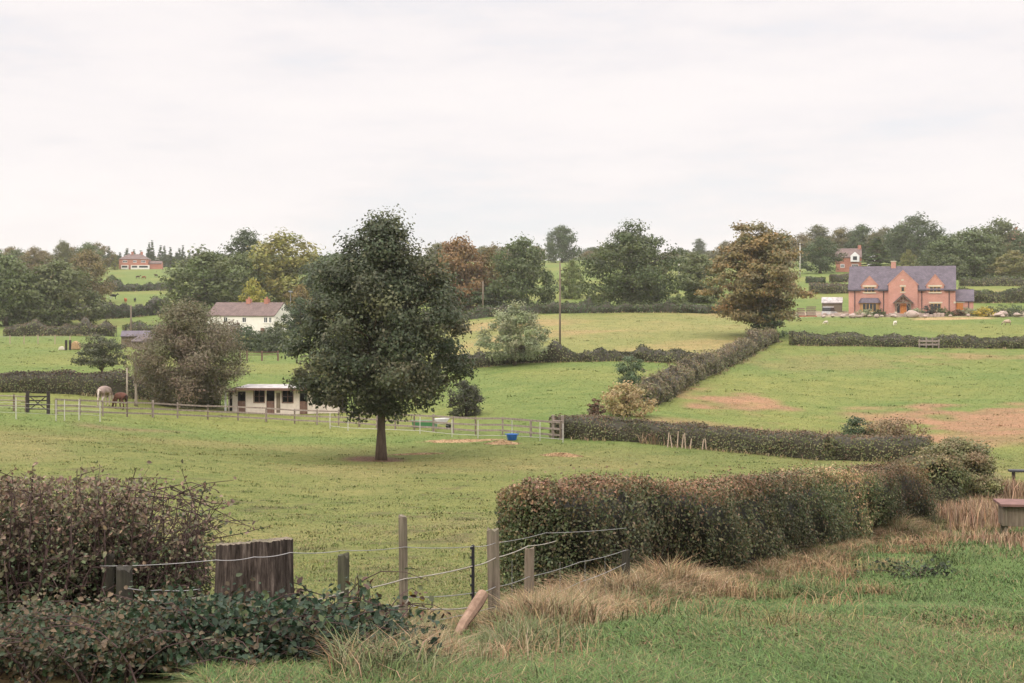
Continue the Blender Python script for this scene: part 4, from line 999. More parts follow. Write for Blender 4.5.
# tussocks scattered out from the hedge foot, rusty and green
TP = []; TH = []; TC = []
for i in range(150):
    u0 = r.uniform(s0+2.5, s1); of = abs(r.normal(0, 1.1))+.3; tx0 = np.interp(u0, cum[:-1], np.diff(LINE[:, 0])/seg); ty0 = np.interp(u0, cum[:-1], np.diff(LINE[:, 1])/seg)
    cx, cy = np.interp(u0, cum, LINE[:, 0])+ty0*of, np.interp(u0, cum, LINE[:, 1])-tx0*of; m_ = int(r.uniform(50, 170)); sp = r.uniform(.06, .22)
    q_ = np.stack([cx+r.normal(0, sp*1.5, m_), cy+r.normal(0, sp, m_), np.zeros(m_)], 1); TP.append(q_); TH.append(r.uniform(.1, .3)*r.uniform(.4, 1.3, m_))
    TC.append(leaf_cols(m_, [[(.25, .165, .085), (.3, .21, .115), (.2, .12, .062)], [(.085, .12, .042), (.11, .145, .05), (.07, .1, .034)], [(.2, .17, .075), (.14, .14, .055)]][int(r.choice(3, p=[.5, .3, .2]))], None, .2, r))
TP = np.concatenate(TP); TP[:, 2] = gz(TP[:, 0], TP[:, 1])-.02
blades(TP, np.concatenate(TH), .003+.00014*TP[:, 1], np.concatenate(TC), .9, 310, 'grass_tussocks')
# coarser tufts, weeds and droppings out in the pastures
TP = []; TH = []; TC = []
for i in range(1700):
    px0 = r.uniform(-30, 1054); Y0_ = 1/(1/22+(1/250-1/22)*r.uniform(0, 1)); x0_ = (px0-512)/F*Y0_
    if side_of_line(x0_, Y0_) > -1.5: continue
    m_ = 12; q_ = np.stack([x0_+r.normal(0, .1+.0012*Y0_, m_), Y0_+r.normal(0, .16, m_), np.zeros(m_)], 1); TP.append(q_); TH.append((.05+.0007*Y0_)*r.uniform(.5, 1.4, m_))
    zc = zone_color(np.array([x0_]), np.array([Y0_]))[0]; TC.append(np.tile(zc*[(.7, .78, .7), (1.3, 1.15, 1.1), (.6, .55, .6), (.85, 1.0, .8)][int(r.choice(4, p=[.45, .3, .05, .2]))], (m_, 1))*(1+r.normal(0, .12, (m_, 1))))
TP = np.concatenate(TP); TP[:, 2] = gz(TP[:, 0], TP[:, 1])-.01
blades(TP, np.concatenate(TH), .004+.0003*TP[:, 1], np.clip(np.concatenate(TC), .01, .6), .8, 311, 'pasture_tufts')
# shorter litter on the pasture side by the fence
x, y = scatter(26000, 330, 640, 11.6, 17.5, r); s = side_of_line(x, y); k = (s < .5)&(s > -2.6)&(snoise(x, y, .6, 33) > .42-.1*(s > -1)); x, y = x[k], y[k]; n = len(x)
c = leaf_cols(n, [(.25, .165, .085), (.2, .14, .07), (.29, .2, .11), (.12, .13, .05)], None, .2, r)
blades(np.stack([x, y, gz(x, y)-.02], 1), .14*r.uniform(.4, 1.4, n), .004, c, .9, 304, 'grass_litter')
# reed-like dead stems by the feed box and between the bushes
P_ = []; 
for (p, Y, w, m_) in ((958, 36, 20, 900), (985, 37, 16, 500), (972, 42, 26, 900), (1012, 52, 22, 800), (905, 63, 16, 600), (990, 31, 30, 500), (1015, 30, 26, 300)):
    q = G(p, Y); P_.append(np.stack([q[0]+r.normal(0, w*PXM(Y)*.6, m_), q[1]+r.normal(0, .7, m_), np.zeros(m_)], 1))
P_ = np.concatenate(P_); P_[:, 2] = gz(P_[:, 0], P_[:, 1])-.02; n = len(P_)
c = leaf_cols(n, [(.3, .2, .12), (.24, .15, .085), (.34, .24, .15), (.2, .13, .08)], None, .2, r)
blades(P_, np.where(P_[:, 1] < 33, .25, .65)*r.uniform(.5, 1.25, n), .006+.0002*P_[:, 1], c, .25, 305, 'dead_stems')
# rough grass left standing along the hedge feet
PP = []; CC = []; HHH = []; WWW = []
for pts_, seg_, cum_, L_, w_, h_, sd in FOOT:
    if h_ < 1.61 and pts_[:, 1].mean() < 50: continue
    Ym = pts_[:, 1].mean(); m_ = int(min(L_*26*(150/Ym)**.8, 5000)); u_ = r.uniform(0, L_, m_); tx0 = np.interp(u_, cum_[:-1], np.diff(pts_[:, 0])/seg_); ty0 = np.interp(u_, cum_[:-1], np.diff(pts_[:, 1])/seg_)
    of = w_*.5+np.abs(r.normal(0, .35, m_)); of = of*np.where(r.uniform(0, 1, m_) < .75, 1, -1); x_ = np.interp(u_, cum_, pts_[:, 0])+ty0*of; y_ = np.interp(u_, cum_, pts_[:, 1])-tx0*of
    k_ = snoise(x_, y_, 2.2, sd+50) > .4; x_, y_ = x_[k_], y_[k_]; n_ = len(x_)
    PP.append(np.stack([x_, y_, gz(x_, y_)-.02], 1)); HHH.append(r.uniform(.12, .5, n_)*min(h_/2, 1.1)); WWW.append(.00028*y_); c_ = leaf_cols(n_, [(.24, .19, .09), (.2, .17, .075), (.16, .165, .06), (.28, .21, .12)], None, .18, r); CC.append(c_)
PP = np.concatenate(PP); blades(PP, np.concatenate(HHH), np.concatenate(WWW), np.concatenate(CC), .5, 309, 'hedgerow_grass')
# dry strip along the middle hedge
x, y = scatter(9000, 640, 930, 89.5, 99, r); ly = np.interp(512+F*x/y, (640, 930), (93, 89)); k = snoise(x, y, 3, 41) > .38; x, y = x[k], y[k]; n = len(x)
c = leaf_cols(n, [(.27, .18, .1), (.22, .15, .08), (.3, .21, .13), (.15, .14, .06)], None, .2, r)
blades(np.stack([x, y, gz(x, y)-.02], 1), .75*r.uniform(.4, 1.3, n), .03, c, .4, 306, 'dry_grass_strip')

# ------------------------------------------------------------------ rail fence, gate, electric fence, tub, heaps
path = np.array([G(p, Y)[:2] for p, Y in ((56, 103), (112, 109), (180, 115), (240, 118), (300, 116), (354, 111.5), (418, 104), (468, 98.5), (560, 92.3))])
seg = np.hypot(*np.diff(path, axis=0).T); cum = np.concatenate([[0], np.cumsum(seg)]); nb = 21
o0 = G(300, 116); rf = thing('rail_fence', 'long weathered three rail fence in front of the stable', 'fence', o0)
pts = [(float(np.interp(s_, cum, path[:, 0])), float(np.interp(s_, cum, path[:, 1]))) for s_ in np.linspace(0, cum[-1], nb+1)]
rr = np.random.default_rng(9); prev = None
for i, (x, y) in enumerate(pts):
    z = float(gz(x, y)); b = Vector((x, y, z))-Vector(o0); H = 1.22+rr.normal(0, .05); w = .055 if i % 4 else .075
    MB().box(b.x-w, b.x+w, b.y-w, b.y+w, b.z-.1, b.z+H).build('post', M['rail_wood' if i % 3 else 'brown_wood'], rf)
    if prev is not None:
        for hz, dr in ((1.12, 0), (.68, .004), (.3, .008)):
            mb = MB(); a_ = prev+Vector((0, -.085, hz)); e = b+Vector((0, -.085, hz+rr.normal(0, .015)))
            d = (e-a_).normalized(); u = Vector((d.y, -d.x, 0)); vs = []
            for q in (a_-d*.0, e-d*.012):
                vs += [q-u*.02-Vector((0, 0, .06)), q+u*.02-Vector((0, 0, .06)), q+u*.02+Vector((0, 0, .06)), q-u*.02+Vector((0, 0, .06))]
            mb.add(vs, [(0, 1, 2, 3), (7, 6, 5, 4), (0, 4, 5, 1), (1, 5, 6, 2), (2, 6, 7, 3), (3, 7, 4, 0)]); mb.build('rail', M['rail_wood'], rf)
    prev = b
def simple_fence(name, label, pts, H, w, mat, rails, rmat, rw, cat='fence', step=None):
    o = thing(name, label, cat, G(*pts[0])); org = Vector(o.location); last = None
    for p, Y in pts:
        b = Vector(G(p, Y))-org
        MB().box(b.x-w, b.x+w, b.y-w, b.y+w, b.z-.1, b.z+H).build('post', M[mat], o)
        if last is not None:
            for hz in rails:
                MB().tube([last+Vector((0, -w-rw-.002, hz)), b+Vector((0, -w-rw-.002, hz))], rw, 5).build('rail' if rw > .02 else 'tape', M[rmat], o)
        last = b
    return o
simple_fence('electric_fence', 'thin white electric fence posts with tape at the far left pasture edge', [(-30, 95), (16, 95), (56, 96.5), (64.5, 97.5), (79, 99), (100, 99.5)], 1.45, .024, 'fence_white', (.45, .8, 1.1), 'fence_white', .008)
simple_fence('electric_fence', 'white electric fence strung in front of the rail fence and tub', [(330, 109), (348, 107), (420, 101.2), (452, 97), (478, 94.4), (512, 92.2), (540, 91), (563, 90.2)], 1.2, .026, 'fence_white', (.22, ), 'fence_white', .016)
simple_fence('wooden_fence', 'brown rail fence left of the dark field gate', [(-30, 103.5), (-6, 103.5), (14, 103.5), (26, 103.2)], 1.2, .06, 'brown_wood', (.4, .78, 1.1), 'rail_wood', .04)
simple_fence('stake_fence', 'row of thin pale posts across the left pasture', [(-20, 236), (10, 236), (24, 236), (38, 236), (55, 236), (70, 237)], 1.5, .06, 'pale_wood', (1.2,), 'wire', .015)
simple_fence('wooden_fence', 'short brown fence piece beneath the cottage shrubs', [(240, 208), (247, 208), (262, 209), (278, 210)], 1.5, .11, 'stable_wood', (.9, 1.3), 'stable_wood', .05)
simple_fence('post_fence', 'tall pale corner posts where rail fence meets clipped hedge', [(553, 92.8), (562.5, 92.6)], 1.55, .09, 'rail_wood', (.7, 1.2), 'rail_wood', .04)
g0 = G(38, 102.6); gt = thing('field_gate', 'dark wooden gate between two thick black posts on the left', 'gate', g0, R(2))
for x in (-.74, .74): MB().box(x-.1, x+.1, -.1, .1, -.1, 1.55).build('gate_post', M['dark_wood'], gt)
for z in (.25, .55, .85, 1.15): MB().box(-.62, .62, -.025, .025, z, z+.09).build('bar', M['dark_wood'], gt)
for x0_, x1_ in ((-.6, .6), (.6, -.6)): MB().tube([(x0_, -.05, .25), (x1_, -.05, 1.2)], .035, 4).build('brace', M['dark_wood'], gt)
# blue tub
tb = thing('feed_tub', 'bright blue plastic feed tub on the grass by the rail fence', 'tub', G(512, 91.4)); mb = MB(); n = 24
V_ = []; 
for z, r0 in ((0, .26), (.05, .29), (.36, .36), (.4, .385), (.4, .35), (.06, .26)): V_ += [(math.cos(6.283*k/n)*r0, math.sin(6.283*k/n)*r0, z) for k in range(n)]
mb.add(V_, [(i*n+k, i*n+(k+1) % n, (i+1)*n+(k+1) % n, (i+1)*n+k) for i in range(5) for k in range(n)]+[tuple(range(n)), tuple(5*n+k for k in range(n))]); mb.build('bucket', M['blue_plastic'], tb, True)
for sx in (-1, 1): MB().tube([(sx*.37, -.1, .36), (sx*.45, -.08, .42), (sx*.45, .08, .42), (sx*.37, .1, .36)], .014, 6).build('handle', M['blue_plastic'], tb)
# straw heaps
def heap(label, px, Y, rx, ry, hh_, seed):
    r = np.random.default_rng(seed); o = thing('straw_heap', label, 'heap', G(px, Y)); ox, oy, oz = o.location
    nr, na = 9, 28; V_ = []
    for i in range(nr+1):
        f = i/nr
        for k in range(na):
            a_ = 6.283*k/na; q = f*(1+.18*math.sin(3*a_+seed)+.1*math.sin(5*a_+2*seed)); x, y = math.cos(a_)*rx*q, math.sin(a_)*ry*q
            V_.append((x, y, float(gz(ox+x, oy+y))-oz-.03+hh_*(1-f*f)**1.5*(1+.3*r.normal())*(1 if f < 1 else 0)))
    mb = MB(); mb.add(V_, [(i*na+k, i*na+(k+1) % na, (i+1)*na+(k+1) % na, (i+1)*na+k) for i in range(nr) for k in range(na)]); mb.build('mound', M['straw'], o, True)
    n = 900; a_ = r.uniform(0, 6.283, n); q = r.uniform(0, 1.12, n)**.6; P = np.stack([np.cos(a_)*rx*q, np.sin(a_)*ry*q, np.zeros(n)], 1); P[:, 2] = gz(ox+P[:, 0], oy+P[:, 1])-oz+hh_*np.maximum(1-q*q, 0)**1.5
    V, Q = leaf_quads(P, np.array([0, 0, 1])+unit(n, r)*.6, .16, r, .18)
    obj('straw', mesh_np('straw', V, [Q], np.repeat(leaf_cols(n, [(.42, .29, .16), (.34, .22, .11), (.28, .16, .08)], None, .15, r), 4, 0)), M['foliage'], o, (1, 1, 1))
heap('long low straw heap spread left of the blue tub', 462, 92.5, 2.9, 1.1, .14, 1)
heap('reddish straw heap just below the blue tub', 502, 89.3, 1.15, .9, .2, 2)
heap('pale flat straw patch right of the field tree trunk', 414, 83.5, 1.7, .55, .07, 3)
heap('small straw heap lying in the open pasture before the clipped hedge', 562, 81.5, 1.2, .7, .14, 4)
# drum and trough behind the rail fence
w = thing('water_trough', 'green plastic trough behind the rail fence, right of the field tree', 'trough', G(425, 107)); MB().prism([(-1.0, .5), (-.9, 0), (.9, 0), (1.0, .5)], -.3, .3).build('basin', M['green_plastic'], w, bevel=.03)
MB().box(-1.03, 1.03, -.33, .33, .5, .54).build('rim', M['green_plastic'], w)
M['dull_white'] = mat_plain('dull_white', (.42, .41, .39), .6, .3, 0, .3)
w = thing('wheelbarrow', 'white wheelbarrow behind the rail fence beside the green trough', 'wheelbarrow', G(439, 104.5), R(20))
MB().prism([(-.45, .75), (-.25, .38), (.4, .38), (.75, .8)], -.3, .3).build('tray', M['dull_white'], w, bevel=.02)
mb = MB(); n = 14; mb.tube([(.72, -.05, .2), (.72, .05, .2)], .2, n); mb.build('wheel', M['rubber'], w)
for y in (-.2, .2): MB().tube([(.72, y*.3, .2), (.1, y, .36), (-.9, y*1.4, .62)], .02, 6).build('handle', M['grey_metal'], w); MB().tube([(-.2, y, .36), (-.25, y, 0)], .018, 5).build('leg', M['grey_metal'], w)
# pale stakes stuck into the clipped hedge
hd = thing('hedge_stakes', 'row of bleached broken stakes leaning in front of the clipped hedge', 'stakes', G(682, 88.0))
for k, (dx, ln, h_) in enumerate(((-.9, .1, .95), (-.6, -.12, .8), (-.3, .08, 1.05), (-.02, .12, .85), (.22, -.05, .95), (.5, .1, .6), (1.25, .1, .55), (1.5, -.06, .6))):
    MB().tube([(dx, 0, -.08), (dx+ln, .1, h_)], [.045, .035], 6).build('stake', M['pale_wood'], hd)
hd = thing('wooden_hurdle', 'grey broken hurdle plugging a gap in the hedge below the brick house', 'hurdle', G(928, 184.2))
for x in (-1.2, -.3, .5, 1.3): MB().box(x, x+.16, -.05, .05, -.05, 1.5-.3*abs(x)).build('upright', M['rail_wood'], hd)
for z in (.35, .8): MB().box(-1.3, 1.5, -.1, -.051, z, z+.22).build('board', M['rail_wood'], hd)
hf = thing('hay_feeder', 'brown feeder with two dark posts and pale hay on the left pasture', 'feeder', G(69, 213))
for x in (-.55, .05): MB().box(x, x+.28, -.2, .1, -.1, 1.5).build('post', M['dark_wood'], hf)
MB().prism([(.4, .1), (.5, 1.1), (1.0, 1.4), (1.6, 1.0), (1.7, .1)], -.5, .5).build('bale', M['straw'], hf, bevel=.15)
MB().prism([(-1.6, 0), (-1.4, .5), (-.9, .6), (-.6, 0)], -.3, .3).build('hay_bundle', M['stone'], hf, bevel=.12)

# ------------------------------------------------------------------ poles
def pole(label, px, Y, top, r0, arm=None, mat='brown_wood', name='telegraph_pole'):
    o = thing(name, label, 'pole', G(px, Y)); H = CZ+(HZ-top)/F*Y-o.location.z
    MB().tube([(0, 0, -.3), (0, 0, H*.5), (0, 0, H)], [r0, r0*.88, r0*.7], 10).build('shaft', M[mat], o, True)
    if arm:
        MB().box(-arm, arm, -r0-.09, -r0+.0, H-.5, H-.36).build('crossarm', M['dark_wood'], o)
        for x in (-arm*.85, arm*.85): MB().tube([(x, -r0-.05, H-.36), (x, -r0-.05, H-.18)], .04, 6).build('insulator', M['white_plastic'], o)
    return o
pole('tall slim pole standing at the golden field hedge beside the pear tree', 560, 168.5, 262, .13)
pole('telegraph pole on the left pasture in front of the cows', 131, 236, 305, .16)
pole('pale pole in front of the dark oak beyond the golden field', 483, 278, 281, .2)
pole('short pole with crossarm against the far slope right of the big oak', 679, 400, 261, .16, .8, 'fence_white')
pole('white transformer pole in the trees left of the far red house', 800, 395, 243, .17, .9, 'fence_white')
pole('crooked pale pole beside the brown horse, at the rail fence', 127, 119, 368, .09, None, 'pale_bark', 'crooked_post')

# ------------------------------------------------------------------ buildings
def window(parent, x, z0, z1, w, y, lights=3, frame='frame_oak', sill='stone', lintel=True, name='window', fr=.1):
    f = MB(); d = .05
    f.box(x-w/2, x+w/2, y-d, y, z0, z0+fr); f.box(x-w/2, x+w/2, y-d, y, z1-fr, z1)
    for k in range(lights+1):
        xx = x-w/2+fr/2+(w-fr)*k/lights; f.box(xx-fr/2, xx+fr/2, y-d+.003, y-.002, z0+fr, z1-fr)
    o = f.build(name, M[frame], parent)
    MB().box(x-w/2+.02, x+w/2-.02, y-.02, y-.004, z0+.02, z1-.02).build('pane', M['glass'], o)
    if sill:
        MB().box(x-w/2-.15, x+w/2+.15, y-.1, y-.001, z0-.18, z0-.002).build('sill', M[sill], o)
        if lintel: MB().box(x-w/2-.2, x+w/2+.2, y-.06, y-.001, z1+.002, z1+.26).build('lintel', M[sill], o)
    return o
def roof_slabs(L0, L1, y0, y1, ze, zr, th=.16, over=.25, ym=None):
    """gable roof with its ridge along x"""
    ym = (y0+y1)/2 if ym is None else ym; mb = MB()
    k = (zr-ze)/(ym-y0)
    mb.prism([(y0-over, ze-over*k), (ym, zr), (ym, zr+th), (y0-over, ze-over*k+th)], L0, L1, 'x')
    k2 = (zr-ze)/(y1-ym); mb.prism([(ym+.001, zr), (y1+over, ze-over*k2), (y1+over, ze-over*k2+th), (ym+.001, zr+th)], L0, L1, 'x')
    return mb
def brick_house():
    Y = 253.; px2m = PXM(Y); g = G(901.5, Y); base = CZ+(HZ-314.5)/F*Y
    h = thing('brick_house', 'large new red brick house with three front gables and slate roof', 'house', (g[0], g[1], base), R(-17))
    X = lambda p: (p-901.5)*px2m
    W = X(953)-X(850); L, Rr = X(850), X(953); D = 8.0; ze, zr = 4.55, 8.55
    mb = MB(); mb.prism([(0, -1.4), (D, -1.4), (D, ze), (D/2, zr), (0, ze)], L, Rr, 'x'); mb.build('wall', M['brick'], h)
    rf = roof_slabs(L-.12, Rr+.12, 0, D, ze, zr).build('roof', M['slate'], h)
    def gable(p0, p1, zs, za, proud, nm):
        a_, b_ = X(p0), X(p1); c_ = (a_+b_)/2
        MB().prism([(a_, -1.4 if proud > .1 else zs-1.35), (b_, -1.4 if proud > .1 else zs-1.35), (b_, zs), (c_, za), (a_, zs)], -proud, 3.4).build(nm, M['brick'], h)
        yb = za-zs; dep = min((za-ze)/((zr-ze)/(D/2))+.6, 4)
        mb = MB(); sl = yb/(c_-a_)
        for s_ in (-1, 1):
            e = c_+s_*(c_-a_+.14)
            ze_ = zs-.14*sl
            mb.prism([(c_, za+.02), (e, ze_+.02), (e, ze_+.14), (c_, za+.14)], -proud+.22, dep)
        mb.build('gable_roof', M['slate'], rf)
        mb = MB()
        for s_ in (-1, 1):
            e = c_+s_*(c_-a_+.16); ze_ = zs-.16*sl
            mb.prism([(c_, za+.03), (e, ze_+.03), (e, ze_+.2), (c_, za+.2)], -proud-.06, -proud+.215)
        mb.build('coping', M['brick'], h)
    gable(889, 917, 5.3, 7.75, .5, 'gable'); gable(862.5, 878.3, 5.2, 6.75, .06, 'dormer_gable'); gable(925.5, 942, 5.2, 7.0, .06, 'dormer_gable')
    window(h, X(870.4), 3.95, 4.95, 1.95, -.062, 3); window(h, X(933.7), 3.95, 4.95, 1.95, -.062, 3)
    window(h, X(902.8), 4.05, 4.95, .62, -.502, 1); window(h, X(934.2), .75, 2.0, 1.9, -.002, 3)
    MB().box(X(902.5)-.2, X(902.5)+.2, -.56, -.501, 6.0, 6.25).build('date_stone', M['stone'], h)
    # bay window with its own roof
    bx = X(870.6)
    b = MB(); b.prism([(bx-1.75, -.002), (bx-1.3, -.85), (bx+1.3, -.85), (bx+1.75, -.002)], -.9, .48, 'z'); b.build('bay_base', M['brick'], h)
    wv = window(h, bx, .5, 2.05, 2.5, -.86, 4, 'frame_oak', 'stone', False, 'bay_window', .11)
    MB().prism([(bx-1.7, -.003), (bx-1.24, -.8), (bx+1.24, -.8), (bx+1.7, -.003)], .481, 2.05, 'z').build('cheek', M['frame_oak'], wv)
    mb = MB(); mb.add([(bx-2.05, -.003, 2.06), (bx-1.5, -1.15, 2.06), (bx+1.5, -1.15, 2.06), (bx+2.05, -.003, 2.06), (bx-1.5, -.003, 2.95), (bx+1.5, -.003, 2.95), (bx-1.1, -.3, 2.95), (bx+1.1, -.3, 2.95)],
        [(0, 1, 6, 4), (1, 2, 7, 6), (2, 3, 5, 7), (4, 6, 7, 5), (3, 2, 1, 0), (0, 4, 5, 3)]); mb.build('bay_roof', M['slate'], h)
    # door and timber porch
    dx = X(903.3)
    d = MB().box(dx-.5, dx+.5, -.55, -.501, .05, 1.95).build('door', M['oak'], h); MB().box(dx+.36, dx+.42, -.6, -.551, .95, 1.05).build('handle', M['lead'], d)
    for s_ in (-1, 1): MB().box(dx+s_*.85-.25, dx+s_*.85+.25, -.53, -.501, .3, 1.9).build('door_glazing', M['glass'], h)
    po = MB(); 
    for s_ in (-1, 1):
        po.box(dx+s_*1.25-.09, dx+s_*1.25+.09, -1.2, -1.0, -.2, 2.0)
        po.prism([(dx, 3.35), (dx+s_*1.6, 1.9), (dx+s_*1.6, 2.1), (dx, 3.57)], -1.25, -1.05)
        po.tube([(dx+s_*1.1, -1.1, 1.2), (dx+s_*.6, -1.1, 1.95)], .07, 4)
    po.box(dx-1.3, dx+1.3, -1.19, -1.02, 2.0, 2.2); po.box(dx-.08, dx+.08, -1.18, -1.03, 2.2, 3.3)
    for s_ in (-1, 1): po.tube([(dx+s_*.1, -1.1, 2.25), (dx+s_*.7, -1.1, 2.75)], .06, 4)
    po = po.build('porch', M['old_wood'], h)
    mb = MB()
    for s_ in (-1, 1): mb.prism([(dx, 3.585), (dx+s_*1.75, 2.0), (dx+s_*1.75, 2.1), (dx, 3.7)], -1.3, -.51)
    mb.build('porch_roof', M['slate'], po)
    for s_ in (-1, 1): MB().box(dx+s_*1.25-.2, dx+s_*1.25+.2, -1.3, -.92, -1.2, .5).build('plinth', M['stone'], po)
    # drainpipes, gutter, chimney
    for p in (856, 884.2, 921, 947): MB().tube([(X(p), -.12, -.6), (X(p), -.12, ze-.15)], .07, 6).build('drainpipe', M['lead'], h)
    for p0, p1 in ((850, 862), (879, 888.5), (917.6, 925), (942.6, 953)): MB().box(X(p0), X(p1), -.4, -.27, ze-.38, ze-.24).build('gutter', M['lead'], h)
    cx = X(893); c_ = MB().box(cx-.42, cx+.42, D/2-.4, D/2+.4, zr-.7, zr+.95).build('chimney', M['brick'], rf)
    MB().box(cx-.5, cx+.5, D/2-.48, D/2+.48, zr+.952, zr+1.1).build('cap', M['stone'], c_)
    # lean-to on the right
    a_, b_ = Rr+.003, X(970)
    mb = MB(); mb.prism([(.6, -1.4), (6, -1.4), (6, 2.4), (3.3, 4.2), (.6, 2.4)], a_, b_, 'x'); e = mb.build('lean_to', M['brick'], h)
    roof_slabs(a_, b_+.15, .6, 6, 2.45, 4.3).build('wing_roof', M['slate'], e)
    d = MB().box(X(953.9), X(960.3), .54, .597, .0, 2.05).build('wing_door', M['oak'], e); MB().box(X(953.4), X(962), .52, .598, 2.055, 2.28).build('lintel', M['stone'], d)
    MB().tube([(X(965.5), .5, -.6), (X(965.5), .5, 2.3)], .07, 6).build('drainpipe', M['lead'], e)
    MB().box(Rr-.3, Rr+.05, -.06, -.003, 2.0, 2.3).build('quoin', M['stone'], h)
brick_house()

def cottage():
    Y = 281.; g = G(245, Y); base = CZ+(HZ-337)/F*Y; px = PXM(Y); L = 16.6; D = 6.2; ze, zr = 4.25, 6.7
    # place so that the front right corner sits at pixel 274.5
    rz = R(-27); fr = Vector(((274.5-512)/F*(Y-4), Y-4, base)); ax = Vector((math.cos(rz), math.sin(rz), 0)); ay = Vector((-math.sin(rz), math.cos(rz), 0))
    o = fr-ax*L/2
    h = thing('white_cottage', 'long white rendered cottage with brown tiled roof and two chimneys', 'cottage', o, rz)
    MB().prism([(0, -1.6), (D, -1.6), (D, ze), (D/2, zr), (0, ze)], -L/2, L/2, 'x').build('wall', M['render'], h)
    rf = roof_slabs(-L/2-.1, L/2+.1, 0, D, ze, zr, .14, .2).build('roof', M['red_tile'], h)
    for x in (-.2, 4.2):
        c_ = MB().box(x-.5, x+.5, D/2-.35, D/2+.35, zr-.5, zr+.85).build('chimney', M['old_brick'], rf)
        MB().tube([(x, D/2, zr+.85), (x, D/2, zr+1.25)], [.16, .13], 8).build('pot', M['terracotta'], c_)
    for x, z0, z1, w_ in ((1.0, 2.9, 3.9, .95), (6.2, 2.9, 3.95, .85), (7.3, 2.9, 3.95, .6), (2.4, .5, 1.5, 1.1), (7.3, .55, 1.55, .75), (-3.6, 2.9, 3.9, .95), (-3.8, .5, 1.5, 1.1)):
        window(h, x, z0, z1, w_, -.002, 2, 'white_paint', 'render', False, fr=.06)
    d = MB().box(5.0, 6.0, -.09, -.003, -.2, 1.85).build('door', M['stable_wood'], h); MB().box(5.1, 5.16, -.13, -.092, .85, .95).build('handle', M['lead'], d)
    MB().tube([(L/2-.3, D-.5, zr-2), (L/2-.3, D-.5, zr+2.3)], .05, 6).build('aerial_mast', M['grey_metal'], h)
    MB().box(L/2-.75, L/2+.1, D-.58, D-.42, zr+2.15, zr+2.45).build('aerial', M['grey_metal'], h)
    w = thing('garden_wall', 'low dark garden wall before the white cottage', 'wall', o-ay*4.5+Vector((0, 0, .0)), rz)
    MB().box(-4.2, 2.6, -.2, .2, -2, .5).build('boards', M['brown_wood'], w)
cottage()

def stable():
    Y = 128.; g = G(268, Y); base = g[2]-.03; px = PXM(Y); X = lambda p: (p-268)*px
    h = thing('stable_block', 'low cream stable block with pale felt roof and brown half door', 'stable', (g[0], g[1], base), R(-4))
    L, E = X(227.5), X(340); D = 3.8; zt = 2.25; th = .16
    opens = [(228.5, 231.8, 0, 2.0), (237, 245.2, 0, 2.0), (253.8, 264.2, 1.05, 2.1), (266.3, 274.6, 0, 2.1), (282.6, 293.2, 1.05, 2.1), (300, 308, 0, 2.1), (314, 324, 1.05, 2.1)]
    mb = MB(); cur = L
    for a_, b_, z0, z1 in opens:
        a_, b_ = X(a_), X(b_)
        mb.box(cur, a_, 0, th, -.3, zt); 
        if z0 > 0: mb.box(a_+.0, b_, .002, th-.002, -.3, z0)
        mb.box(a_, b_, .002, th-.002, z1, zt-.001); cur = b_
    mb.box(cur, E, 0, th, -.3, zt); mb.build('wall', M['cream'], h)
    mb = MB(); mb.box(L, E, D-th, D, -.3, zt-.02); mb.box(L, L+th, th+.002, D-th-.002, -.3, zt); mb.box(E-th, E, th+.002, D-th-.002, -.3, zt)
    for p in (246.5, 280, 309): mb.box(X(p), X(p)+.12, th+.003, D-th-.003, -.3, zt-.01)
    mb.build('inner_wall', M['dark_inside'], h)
    rf = MB(); rf.prism([(-.75, zt+.0), (D+.3, zt+.08), (D+.3, zt+.18), (-.75, zt+.1)], X(236), E+.3, 'x'); rf = rf.build('roof', M['felt'], h)
    MB().box(X(236), E+.3, -.79, -.751, zt-.1, zt+.12).build('fascia', M['stable_wood'], rf)
    rf2 = MB().prism([(-.3, zt-.28), (D+.2, zt-.1), (D+.2, zt-.04), (-.3, zt-.2)], X(225.5), X(235.9), 'x').build('shed_roof', M['rust'], h)
    for a_, b_, z0, z1 in opens:
        a_, b_ = X(a_), X(b_)
        if z0 == 0 and b_-a_ > .6:
            d = MB().box(a_+.02, b_-.02, -.03, -.002, -.1, 1.15).build('half_door', M['stable_wood'], h); MB().box(b_-.16, b_-.1, -.06, -.031, .9, 1.0).build('latch', M['lead'], d)
        elif z0 > 0:
            f = MB(); f.box(a_-.06, b_+.06, -.04, -.003, z0-.08, z0); f.box(a_-.06, a_, -.04, -.003, z0, z1); f.box(b_, b_+.06, -.04, -.003, z0, z1); f.box((a_+b_)/2-.03, (a_+b_)/2+.03, .02, .06, z0, z1); f.box(a_, b_, .02, .058, (z0+z1)/2-.02, (z0+z1)/2+.02)
            f.build('window_frame', M['stable_wood'], h)
    MB().box(X(276.5), X(280.5), -.02, -.002, .1, 1.9).build('peeling_board', M['brown_wood'], h)
    MB().box(L-.2, L-.05, -.5, -.35, -.3, 2.0).build('white_post', M['white_paint'], h)
    # low fence boards and rubbish around are left to the rail fence
stable()

